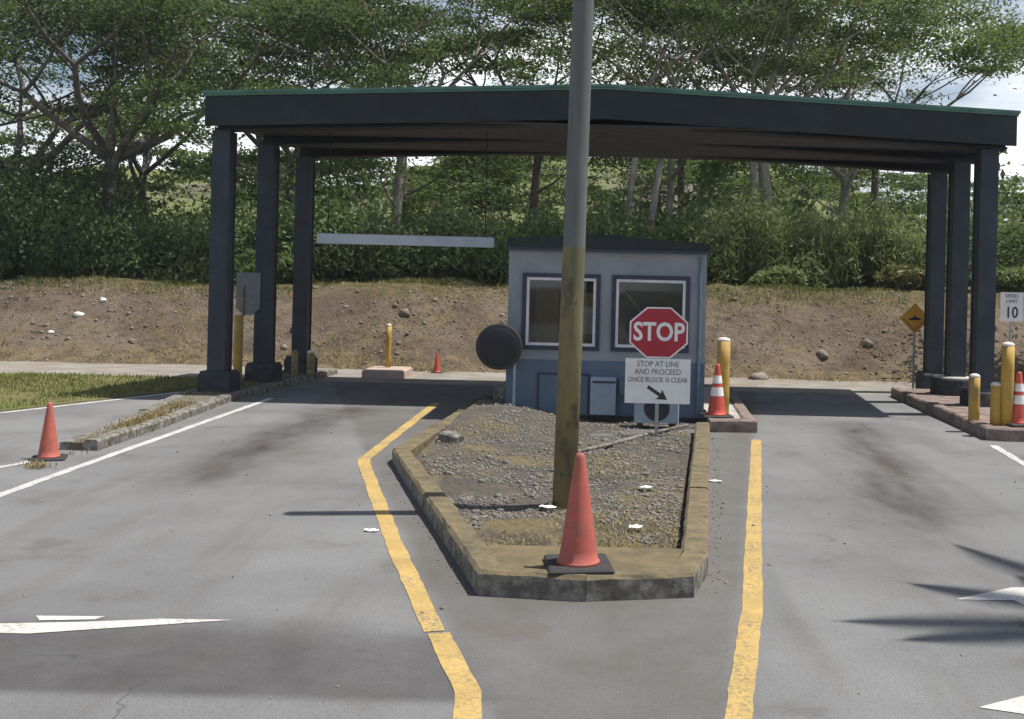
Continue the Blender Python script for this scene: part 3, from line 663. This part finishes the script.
bs = empty('turned_sign', (-6.20, 19.1, .0)); tag(bs, 'grey back of a rectangular sign between the left canopy columns', 'sign')
MB().box(-.10, -.06, -.04, 0, .05, 1.75).build('post', 'bbrown', bs)
MB().wallprism([(-.2,1.36),(-.08,1.24),(.08,1.24),(.22,1.36),(.22,1.98),(-.2,1.98)], .002, .006).build('plate', 'signback', bs)

# ------------------------------------------------------------------ bollards and cones
def bollard(label, x, y, z0, z1, rr, m='byellow', cap='bcap', group='yellow pipe bollards'):
    o = empty('bollard', (x, y, z0)); tag(o, label, 'bollard', group); h = z1-z0
    MB().lathe([(rr*1.0,-.04),(rr,.3*h),(rr,.7*h),(rr,h-.02)], 18).build('pipe', m, o, True)
    MB().lathe([(rr*.97,h-.0195),(rr*.97,h),(rr*.75,h+.022),(rr*.35,h+.032),(.005,h+.034)], 18).build('cap', cap, o, True); return o
bollard('tall yellow bollard just right of the guard booth', 1.70, 15.55, .15, 1.19, .095)
bollard('tallest yellow bollard on the right island beside the striped cone', 5.50, 14.95, .15, 1.25, .085)
bollard('short yellow bollard nearest the round plinth on the right island', 5.19, 15.35, .15, .78, .075)
bollard('short yellow bollard between the tall bollard and its short neighbour', 5.37, 15.0, .15, .70, .075)
bollard('thin tall pale yellow post behind the front left canopy column', -6.17, 18.55, .06, 1.28, .06)
bollard('short weathered bollard with white cap right of the rear left column', -5.50, 20.7, -.01, .52, .07, 'bbrown')
bollard('short brownish bollard in front of the rear left column plinth', -5.66, 20.2, .05, .55, .06, 'bbrown', 'bbrown')
bollard('thin yellow post on the pinkish concrete nose beyond the left lane', -4.30, 22.0, .1, 1.0, .055)
o = MB().box(-4.65, -3.85, 21.2, 22.3, -.05, .16, .03).build('concrete_nose', 'pinkconc'); tag(o, kind='structure')

def cone(label, x, y, z, h, m, bands=False, rz=0, base='black', tilt=(0,0)):
    o = empty('traffic_cone', (x, y, z), rz); tag(o, label, 'traffic cone', 'orange traffic cones'); o.rotation_euler = (tilt[0], tilt[1], rz)
    k = h/.72
    MB().box(-.205*k, .205*k, -.205*k, .205*k, 0, .03*k, .012*k).build('base', base, o)
    rr = lambda t: (.125-.095*t)*k
    b = MB().lathe([(.14*k,.0305*k),(.132*k,.045*k)]+[(rr(t), (.05+.66*t)*k) for t in (0,.1,.2,.3,.4,.5,.6,.7,.8,.9,.98)]+[(.027*k,.715*k),(.018*k,.72*k)], 28).build('body', m, o, True)
    if bands:
        for t0, t1 in ((.36,.54),(.62,.78)):
            MB().lathe([(rr(t0)+.003*k,(.05+.66*t0)*k),(rr(t1)+.003*k,(.05+.66*t1)*k)], 28, cap=False).build('band', 'cone_w', b, True)
cone('large faded orange cone on the front edge of the gravel island', -.125, 6.97, .151, .72, 'cone_o', rz=R(8), tilt=(R(.8), R(-.5)))
cone('faded orange cone on the asphalt left of the left lane', -5.68, 11.32, .0, .58, 'cone_o', rz=R(20))
cone('orange cone with white bands beside the yellow bollard at the booth', 1.57, 15.05, .16, .72, 'cone_b', True, rz=R(5))
cone('orange and white cone cut off by the right edge of the photo', 5.66, 14.95, .16, .72, 'cone_b', True, rz=R(12))
cone('tiny distant red cone at the foot of the berm', -3.45, 22.85, .0, .42, 'cone_b')

# ------------------------------------------------------------------ pole with its shadow, edging, litter
po = empty('light_pole', (-.30, 9.33, .06)); tag(po, 'tall grey pole with faded yellow lower part rising from the gravel island', 'pole')
MB().lathe([(.102,-.1),(.099,1.5),(.094,2.3),(.088,4.7),(.085,5.1),(.06,5.12)], 20).build('shaft', 'pole', po, True)
po.rotation_euler = (0, R(.8), 0)
e1 = MB().tube([(-.38,11.9,bed_z(-.38,11.9)+.03),(.1,12.95,bed_z(.1,12.95)+.04),(.7,14.2,bed_z(.7,14.2)+.04),(1.18,15.0,bed_z(1.18,15.0)+.05)], .022, 8).build('edging', 'kerb_g'); tag(e1, 'low dark edging rail across the gravel from pole to booth', 'edging')
o = MB().box(-.13,.13,-.09,.09,0,.17,.02).build('concrete_block', 'kerb_g', loc=(-1.72,12.55,.03)); o.rotation_euler = (0,R(6),R(-28)); tag(o, 'grey concrete block inside the left corner of the island kerb', 'block')
o = MB().box(-.14,.14,-.12,.12,0,.36,.02).build('concrete_block', 'kerb_g', loc=(-1.50,16.6,.03)); tag(o, 'upright grey concrete block at the rear end of the island kerb', 'block')
def scrap(label, x, y, z, sx, sy, seed):
    rr = random.Random(seed); nx, ny = 6, 4; vs = []
    for s in (0, 1):
        for j in range(ny):
            for i in range(nx): vs.append(((i/(nx-1)-.5)*sx+rr.uniform(-.004,.004), (j/(ny-1)-.5)*sy+rr.uniform(-.006,.006), .004*math.sin(i*1.7+j)+.008+s*.004+.01*rr.random()*0))
    q = nx*ny; fs = []
    for j in range(ny-1):
        for i in range(nx-1): a_ = j*nx+i; fs += [(a_, a_+nx, a_+nx+1, a_+1), (q+a_, q+a_+1, q+a_+nx+1, q+a_+nx)]
    ring = [i for i in range(nx)]+[j*nx+nx-1 for j in range(1,ny)]+[(ny-1)*nx+i for i in range(nx-2,-1,-1)]+[j*nx for j in range(ny-2,0,-1)]
    for i in range(len(ring)): a_, b_ = ring[i], ring[(i+1)%len(ring)]; fs.append((a_, b_, q+b_, q+a_))
    o = MB().add(vs, fs).build('paper_scrap', 'litter', loc=(x, y, z)); o.rotation_euler = (0,0,rr.uniform(-.4,.4)); tag(o, label, 'litter', 'scraps of white litter')
scrap('white scrap lying at the foot of the pole', -.43, 9.15, bed_z(-.43,9.15)+.03, .13, .08, 1)
scrap('white scrap on the gravel right of the pole', .42, 10.0, bed_z(.42,10.)+.03, .12, .08, 2)
scrap('white scrap on the asphalt between island kerb and yellow line', 1.13, 10.95, .0, .16, .07, 3)
scrap('small white scrap on the gravel behind the big cone', .28, 8.4, bed_z(.28,8.4)+.03, .1, .08, 4)
scrap('pale scrap on the asphalt left of the yellow line', -1.75, 8.45, .0, .10, .07, 5)
r = np.random.default_rng(21); n = 420
x_ = np.concatenate([r.uniform(-5.4, 5, 200), .9+.095*(np.linspace(7, 14, 160)-7.2)+r.normal(-.1, .04, 160), np.interp(np.linspace(6.9, 11.6, 60), [6.9, 11.6], [-.85, -2.3])+r.normal(.04, .03, 60)-.05])
y_ = np.concatenate([r.uniform(4.6, 17, 200), np.linspace(7, 14, 160), np.linspace(6.9, 11.6, 60)]); s_ = r.gamma(1.8, .003, n)+.003
o = link('road_grit', rocks('road_grit', np.stack([x_, y_, s_*.2], 1), s_, 8), 'rock'); tag(o, 'scattered grit and pebbles on the asphalt beside the island', 'grit', kind='stuff')

# ------------------------------------------------------------------ berm stones
r = np.random.default_rng(31); n = 8000
x_ = r.uniform(-22, 15, n); y_ = 22.9+4.8*r.beta(1.4, 1.6, n); kp = fbm(x_*.35+2, y_*.6, 3) > r.normal(-.1, .4, n); x_, y_ = x_[kp], y_[kp]; s_ = r.gamma(1.0, .011, len(x_))+.006
o = link('berm_stones', rocks('berm_stones', np.stack([x_, y_, berm_z(x_, y_)+s_*.15], 1), s_, 9), 'rock'); tag(o, 'brown stones and clods strewn over the dirt berm', 'stones', kind='stuff')
for lb, x, y, s in [('brightest white rock on the left part of the berm', -12.05, 25.2, .13), ('smaller white rock low on the left part of the berm', -12.35, 24.6, .09),
                    ('pale rock on the berm above the white one', -11.8, 25.9, .10), ('small stone lying above the thin yellow post on the berm', -4.6, 25.4, .17),
                    ('pale boulder on the berm between rear left column and thin post', -6.9, 24.9, .22), ('pale stone on the berm right of the booth', 4.9, 24.6, .15),
                    ('light stone on the berm left of the yellow diamond sign', 6.0, 25.0, .16), ('pale flat stone at the berm foot right of the booth bollard', 3.3, 23.2, .22)]:
    P = np.array([[0, 0, 0.]]); me = rocks('berm_rock', P, np.array([s]), int(abs(x)*100)+3, .65)
    o = link('berm_rock', me, 'whiterock' if 'white' in lb else 'rock', loc=(x, y, float(berm_z(x, y))+s*.22)); tag(o, lb, 'rock', 'pale rocks on the berm')

# ------------------------------------------------------------------ grasses
def blades(P, h, wd, r, lean=.45):
    n = len(P); az = r.uniform(0, 6.28, n); ln = np.abs(r.normal(0, lean, n)); hh = h*r.uniform(.5, 1.3, n)
    d = np.stack([np.cos(az), np.sin(az), np.zeros(n)], 1); sd = np.stack([-np.sin(az), np.cos(az), np.zeros(n)], 1)
    ww = (wd*r.uniform(.6, 1.3, n))[:,None]; mid = P+d*(hh*ln*.35)[:,None]; mid[:,2] += hh*.55; tip = P+d*(hh*ln)[:,None]; tip[:,2] += hh*np.clip(1-.35*ln, .3, 1)
    V = np.stack([P-sd*ww*.5, P+sd*ww*.5, mid+sd*ww*.4, tip, mid-sd*ww*.4], 1); b = np.arange(n)[:,None]*5
    F = np.concatenate([b+np.array([[0,1,2]]), b+np.array([[0,2,4]]), b+np.array([[4,2,3]])]); return V.reshape(-1,3), F, np.repeat(r.uniform(0, 1, n), 5)
def blade_obj(name, label, P, h, wd, m, seed, lean=.45):
    V, F, T = blades(P, h, wd, np.random.default_rng(seed), lean); o = link(name, npmesh(name, V, F, T), m); tag(o, label, 'grass', kind='stuff')
def patchy(x, y, r, f, th, sp=.3): return fbm(x*f+5, y*f+11, 3) > r.normal(th, sp, len(x))
r = np.random.default_rng(41); n = 70000
x_ = r.uniform(-17, -6.1, n); y_ = r.uniform(11, 20.3, n); ed = np.interp(y_, [9.5, 14.9, 18.4, 20.4], [-11.5, -8.2, -6.85, -6.0])
kp = (x_ < ed-.08)&patchy(x_, y_, r, .8, -.25); x_, y_ = x_[kp], y_[kp]
blade_obj('verge_grass', 'short yellow green grass of the verge left of the canopy', np.stack([x_, y_, np.full(len(x_), .012)], 1), .065, .016, 'grassgreen', 2)
n = 60000; x_ = r.uniform(-24, 17, n); y_ = 26.3+r.uniform(0, 1, n)**.8*3.8; kp = patchy(x_, y_, r, .6, .05, .35); x_, y_ = x_[kp], y_[kp]
blade_obj('crest_grass', 'patchy yellow green grass along the crest of the berm', np.stack([x_, y_, np.maximum(berm_z(x_, y_), 0)-.01], 1), .13, .018, 'grass', 3)
n = 42000; x_ = r.uniform(-22, 15, n); y_ = np.where(r.random(n) < .45, r.uniform(22.9, 24.0, n), r.uniform(24, 27.6, n)); kp = patchy(x_, y_, r, .75, .3, .35); x_, y_ = x_[kp], y_[kp]
blade_obj('berm_grass', 'dry straw coloured tufts scattered on the dirt berm', np.stack([x_, y_, berm_z(x_, y_)-.01], 1), .09, .016, 'drygrass', 4, 1.0)
n = 6500; t = r.uniform(0, 1, n); y_ = 10.7+10.7*t; x_ = np.interp(y_, [10.7, 14, 17, 22], [-5.55, -5.75, -6.13, -5.8])+r.normal(0, .09, n); kp = patchy(x_, y_, r, 1.5, .1)
blade_obj('median_grass', 'dry weeds growing along the narrow left median', np.stack([x_, y_, np.where(y_ < 11.9, .005, .08)], 1)[kp], .055, .012, 'drygrass', 5, .9)
n = 15000; y_ = r.uniform(7.55, 15.5, n); L_, R_ = inside(0, y_); x_ = L_+(R_-L_)*r.uniform(0, 1, n); kp = patchy(x_, y_, r, .9, .4, .3); x_, y_ = x_[kp], y_[kp]
blade_obj('island_grass', 'dry low grass patches among the island gravel', np.stack([x_, y_, bed_z(x_, y_)], 1), .035, .008, 'drygrass', 6, 1.4)

# ------------------------------------------------------------------ thicket behind the berm
def gz(x, y): return np.where(y < 30.8, berm_z(x, y), hill_z(x, y))
def thicket(name, label, x0, x1, y0, y1, ncl, per, hmin, hmax, m, seed, L=.34, Wd=.10, flat=.8):
    r = np.random.default_rng(seed); P = []
    cx = r.uniform(x0, x1, ncl); cy = r.uniform(y0, y1, ncl); hh = r.uniform(hmin, hmax, ncl)*(1+.25*fbm(cx*.22, cy*.1, 2)); rad = r.uniform(.5, 1.1, ncl)
    for x, y, h, q in zip(cx, cy, hh, rad):
        k = r.normal(0, 1, (per, 3)); k /= np.linalg.norm(k, axis=1)[:,None]; k *= (r.uniform(.35, 1, per)**.5)[:,None]
        k[:,2] = np.abs(k[:,2])
        P.append(np.stack([x+k[:,0]*q, y+k[:,1]*q*.8, gz(np.array([x]), np.array([y]))[0]-.1+h*(.18+.82*k[:,2]*r.uniform(.5, 1, per))*1.0], 1))
    P = np.concatenate(P); tone = np.clip(.5+.35*fbm(P[:,0]*.5, P[:,2]*.8, 3)+r.normal(0, .22, len(P)), 0, 1)
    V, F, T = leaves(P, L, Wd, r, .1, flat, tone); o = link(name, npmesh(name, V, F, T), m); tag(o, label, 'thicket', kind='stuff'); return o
thicket('thicket', 'dark leafy thicket filling the space under the trees', -16, 4, 30, 36, 300, 600, 1.7, 3.3, 'leaf_under', 51, .17, .085)
thicket('dark_thicket', 'tall dark thicket at the far left behind the berm', -30, -15, 30.5, 36, 200, 600, 2.6, 5.4, 'leaf_dark', 55, .17, .085)
thicket('cane_thicket', 'light green cane thicket behind the berm on the right', 2.5, 22, 29.8, 35, 300, 460, 1.5, 3.1, 'leaf_cane', 52, .34, .05, .9)
thicket('far_thicket', 'far mass of scrub climbing the slope behind the trees', -60, 60, 38, 62, 420, 220, 3.0, 5.8, 'leaf_lite', 53, .42, .2)
thicket('mixed_thicket', 'olive scrub filling the gap behind the booth', -12, 6, 30.2, 33, 150, 320, 1.0, 2.7, 'leaf_cane', 54, .28, .06, .9)

def shrub(label, x, y, h, rad, m, seed, n=1600):
    r = np.random.default_rng(seed); z = float(gz(np.array([x]), np.array([y]))[0])-.05; o = empty('shrub', (x, y, z)); tag(o, label, 'shrub')
    mb = MB()
    for k in range(6):
        t = 2*math.pi*k/6+r.uniform(-.3, .3); mb.tube([(0,0,-.05),(rad*.3*math.cos(t),rad*.3*math.sin(t),h*.4),(rad*.65*math.cos(t),rad*.65*math.sin(t),h*.75)], [.03,.022,.01], 5)
    mb.build('stem', 'bark_dark', o)
    k = r.normal(0, 1, (n,3)); k /= np.linalg.norm(k, axis=1)[:,None]; k *= (r.uniform(.2, 1, n)**.45)[:,None]
    lump = 1+.3*fbm(k[:,0]*2+seed, k[:,1]*2+k[:,2]*2, 3)
    P = k*lump[:,None]*np.array([rad, rad*.8, h*.5]); P[:,2] = np.maximum(P[:,2]+h*.5, .04)
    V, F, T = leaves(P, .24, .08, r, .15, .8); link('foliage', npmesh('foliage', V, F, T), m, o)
shrub('yellowish bush on the berm crest left of the right columns', 8.05, 29.0, .75, .85, 'leaf_yellow', 1)
shrub('low green bush on the berm crest right of the booth', 4.6, 29.2, .7, .8, 'leaf_cane', 2)
shrub('bright green leafy bush at the far left edge of the berm', -16.9, 29.0, 1.0, 1.0, 'leaf_lite', 3)
shrub('green bush on the crest at the right edge beyond the columns', 11.0, 28.9, .7, 1.0, 'leaf_cane', 4)
shrub('dark green bush on the crest behind the left columns', -8.9, 29.3, 1.0, 1.1, 'leaf_mid', 5)

# ------------------------------------------------------------------ trees
def tree(name, label, x, y, fork, top, spread, tr, seed, leaf, bark, nl=5, pads=None, dens=165, lean=(0,0), lsize=.15, padr=1.15, low=0, z0=None):
    """tall flat-layered tree: clean trunk, limbs that rise and spread, leaf pads in tiers at the twig ends"""
    r = np.random.default_rng(seed); rg = random.Random(seed)
    if z0 is None: z0 = float(gz(np.array([float(x)]), np.array([float(y)]))[0])-.1
    pads = int(pads*.6); o = empty(name, (x, y, z0)); tag(o, label, 'tree', 'trees behind the berm')
    mb = MB(); tips = []
    def grow(p, d, length, rad, depth):
        pts = [p.copy()]; rads = [rad]; seg = 4
        for k in range(seg):
            d = (d+Vector((rg.gauss(0,.13), rg.gauss(0,.13), rg.gauss(.02,.08)))).normalized()
            p = p+d*(length/seg); pts.append(p.copy()); rads.append(rad*(1-.42*(k+1)/seg))
            if depth <= 1: tips.append((p.copy(), depth))
        mb.tube(pts, rads, 7 if depth > 1 else 5, cap=depth <= 0)
        if depth <= 0: return
        nb = 3 if rg.random() < .6 else 2; a0 = rg.uniform(0, 6.28)
        for i in range(nb):
            t = a0+i*2*math.pi/nb+rg.gauss(0,.35)
            out = Vector((math.cos(t), math.sin(t), 0)); ang = rg.uniform(.45, .95)
            nd = (d*math.cos(ang)+out*math.sin(ang)); nd.z = nd.z*(.75 if depth > 1 else .45)+(.12 if depth > 1 else .04); nd.normalize()
            grow(p.copy(), nd, length*rg.uniform(.62, .85), rads[-1]*.8, depth-1)
    p = Vector((0,0,0)); d = Vector((lean[0], lean[1], 1)).normalized(); pts = [p.copy()]; rr = [tr*1.25]
    for k in range(6):
        d = (d+Vector((rg.gauss(0,.035), rg.gauss(0,.035), 0))).normalized(); p = p+d*(fork/6); pts.append(p.copy()); rr.append(tr*(1-.3*(k+1)/6))
    mb.tube(pts, rr, 10)
    H = top-fork
    for i in range(nl):
        t = i*2*math.pi/nl+rg.gauss(0,.25); up = rg.uniform(.55, 1.15)
        start = pts[-1] if i < nl-1 else pts[-2]
        grow(start.copy(), Vector((math.cos(t), math.sin(t), up)).normalized(), math.hypot(spread, H)*.40, tr*.48, 3)
    for i in range(low):
        t = rg.uniform(0, 6.28); grow(pts[3+i % 3].copy(), Vector((math.cos(t), math.sin(t), .35)).normalized(), spread*.3, tr*.25, 2)
    mb.build('trunk', bark, o, True)
    P = []; TN = []
    rg.shuffle(tips)
    for q, dp in tips[:pads]:
        nleaf = int(dens*rg.uniform(.4, 1.4)*(1 if dp == 0 else .6)); pr = padr*rg.uniform(.55, 1.25)
        k = r.normal(0, 1, (nleaf,3))*np.array([pr*.58, pr*.58, pr*.10]); rad_ = np.hypot(k[:,0], k[:,1]); k[:,2] += .18-.10*rad_**2
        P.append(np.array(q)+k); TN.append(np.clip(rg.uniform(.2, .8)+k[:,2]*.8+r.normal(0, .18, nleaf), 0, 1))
    P = np.concatenate(P); TN = np.concatenate(TN); P[:,2] = np.maximum(P[:,2], .3)
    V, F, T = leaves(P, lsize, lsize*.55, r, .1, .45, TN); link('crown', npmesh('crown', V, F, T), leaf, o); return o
T = lambda lb, x, y, fork, spread, tr, seed, leaf, bark, **k: tree('albizia_tree', lb, x, y, fork, fork+k.pop('h', 6.5), spread, tr, seed, leaf, bark, **k)
T('big dark tree with fanning limbs left of the canopy', -15.2, 33.5, 3.9, 6.0, .30, 101, 'leaf_dark', 'bark_dark', nl=6, pads=300)
T('dense dark tree at the far left edge of the photo', -19.6, 36, 3.4, 6.5, .30, 102, 'leaf_dark', 'bark_dark', nl=6, pads=340, low=4)
T('thin dark tree above the left end of the canopy', -12.6, 40, 5.2, 5.5, .20, 103, 'leaf_mid', 'bark_dark', pads=260, low=2)
T('grey trunked tree behind the left half of the canopy roof', -7.4, 38, 5.6, 5.5, .20, 104, 'leaf_lite', 'bark_pale', pads=260, low=1)
T('slim tree further back left of the pole', -8.8, 47, 6.0, 6.0, .22, 105, 'leaf_lite', 'bark_dark', pads=240, lsize=.2, low=2)
T('flat topped tree just left of the pole above the roof', -2.7, 41, 5.4, 5.5, .2, 106, 'leaf_lite', 'bark_dark', pads=260, lean=(-.05,0), low=2)
T('slender pale trunked tree just right of the pole', .55, 34.5, 6.6, 4.5, .13, 107, 'leaf_lite', 'bark_pale', nl=4, pads=170, lean=(.03,0))
T('second slender pale trunk leaning right behind the booth roof', 1.15, 34.8, 6.8, 4.5, .13, 108, 'leaf_mid', 'bark_pale', nl=4, pads=160, lean=(.06,0))
T('wide umbrella shaped tree above the right half of the canopy', 5.6, 37, 5.4, 7.0, .24, 109, 'leaf_lite', 'bark_pale', nl=6, pads=320, h=5.6)
T('twin trunk leaning left beside the wide umbrella tree', 5.0, 36.6, 5.8, 5.0, .17, 110, 'leaf_mid', 'bark_pale', nl=4, pads=170, lean=(-.06,0), h=5.6)
T('airy layered tree reaching toward the upper right corner', 10.6, 44, 6.0, 6.5, .2, 111, 'leaf_lite', 'bark_dark', pads=230, dens=140, lsize=.19)
T('background tree between the pole and the umbrella tree', 3.6, 50, 6.3, 6.5, .22, 112, 'leaf_mid', 'bark_dark', pads=240, lsize=.21, low=2)
T('background tree above the left canopy columns', -14.5, 49, 5.8, 6.5, .24, 113, 'leaf_mid', 'bark_dark', pads=240, lsize=.21, low=2)
T('dark tree filling the upper left corner', -24.5, 39, 3.6, 6.5, .26, 116, 'leaf_dark', 'bark_dark', pads=280, low=4)
T('dark tree between the fanning tree and the left columns', -18.5, 44, 4.6, 6.0, .22, 117, 'leaf_dark', 'bark_dark', pads=260, low=2, lsize=.19)
T('young thin tree behind the left canopy columns', -10.6, 34.5, 3.2, 3.5, .10, 118, 'leaf_mid', 'bark_dark', nl=4, pads=150, h=4.0)
T('tree with low boughs right of the twin trunks', 8.7, 41, 4.2, 5.5, .2, 119, 'leaf_mid', 'bark_pale', pads=230, low=3, h=5.5)
T('tree behind the booth between the pale trunks and the umbrella tree', 2.3, 40, 4.8, 5.0, .16, 120, 'leaf_lite', 'bark_pale', pads=210, low=2)
bk = tree('background_tree', 'background tree beyond the far left end of the berm', -28, 58, 3.2, 11, 7.0, .25, 115, 'leaf_mid', 'bark_dark', 6, 300, 150, lsize=.30, padr=1.35, low=4)
bk['group'] = 'far row of background trees'
bk.scale = (.8, .8, .8)
for x, y, rz, k, lb in [(-20.5,62,1.2,.8,'background tree right of the dense far left tree'),(-12,57,2.6,.78,'background tree behind the rear left columns'),(-4.5,60,4.1,.85,'background tree seen over the booth left of the pole'),
                    (3.5,64,.5,.8,'background tree seen right of the pole under the roof'),(11,60,5.2,.72,'background tree behind the right half of the canopy'),(20,66,1.9,.7,'background tree low behind the right columns')]:
    c = copy_tree(bk); c.location = (x, y, float(hill_z(np.array(float(x)), np.array(float(y))))-.1); c.rotation_euler = (0,0,rz); c.scale = (k,k,k*.74); c['label'] = lb
tree('leafy_tree', 'dark leafy tree pushing in at the right edge beside the columns', 10.6, 22.6, 1.6, 4.6, 1.9, .14, 114, 'leaf_dark', 'bark_dark', 6, 150, 120, lsize=.16, padr=.7, z0=-.02)

# palm at the roadside, right of the view, whose fronds shade the right lane
pt = empty('palm_tree', (6.6, 6.9, -.02)); tag(pt, 'roadside palm whose frond shadows fall on the right lane', 'palm tree')
MB().tube([(0,0,-.1),(.05,0,1.5),(.0,.02,3.2),(-.1,.03,4.9),(-.12,.03,6.0)], [.19,.15,.13,.12,.10], 12).build('trunk', 'bark_pale', pt, True)
r = np.random.default_rng(61)
for i, az in enumerate([183, 191, 160, 140, 125, 100, 60, 20, 340, 300, 262, 235]):
    L = [2.75, 2.5, 2.2, 1.6][i] if i < 4 else 2.4; mb = MB(); c_, s_ = math.cos(R(az)), math.sin(R(az)); pts = []
    for k in range(11):
        t = k/10; rr_ = L*t; pts.append(Vector((-.12+c_*rr_, .03+s_*rr_, 6.0+.9*t-1.5*t*t)))
    mb.tube(pts, [.03*(1-.85*k/10) for k in range(11)], 5)
    for k in range(1, 10):
        for q in range(5):
            t = (k+q/5)/10; p = pts[k].lerp(pts[k+1] if k < 10 else pts[k], q/5); ll = .36*math.sin(math.pi*min(1, t*.9+.12))
            for s in (1, -1):
                tip = p+Vector((c_*ll*.7-s*s_*ll*.7, s_*ll*.7+s*c_*ll*.7, -.12*ll)); wv = Vector((c_, s_, 0))*.028
                mb.add([p-wv, p+wv, tip], [(0,1,2)])
    mb.build('frond', 'leaf_mid', pt)

# ------------------------------------------------------------------ haze volume added to imitate windscreen veil and lift dark foliage
hz = MB().box(-320, 320, -320, 320, -1.6, 18.5).build('haze', None); tag(hz, 'added thin haze volume standing in for windscreen veil', 'haze', kind='stuff')
hm = bpy.data.materials.new('haze'); hm.use_nodes = True; hm.node_tree.nodes.clear()
ho = hm.node_tree.nodes.new('ShaderNodeOutputMaterial'); hv = hm.node_tree.nodes.new('ShaderNodeVolumePrincipled')
hv.inputs['Color'].default_value = (.86, .92, 1, 1); hv.inputs['Density'].default_value = .0004
hm.node_tree.links.new(hv.outputs[0], ho.inputs['Volume']); hz.data.materials.append(hm)
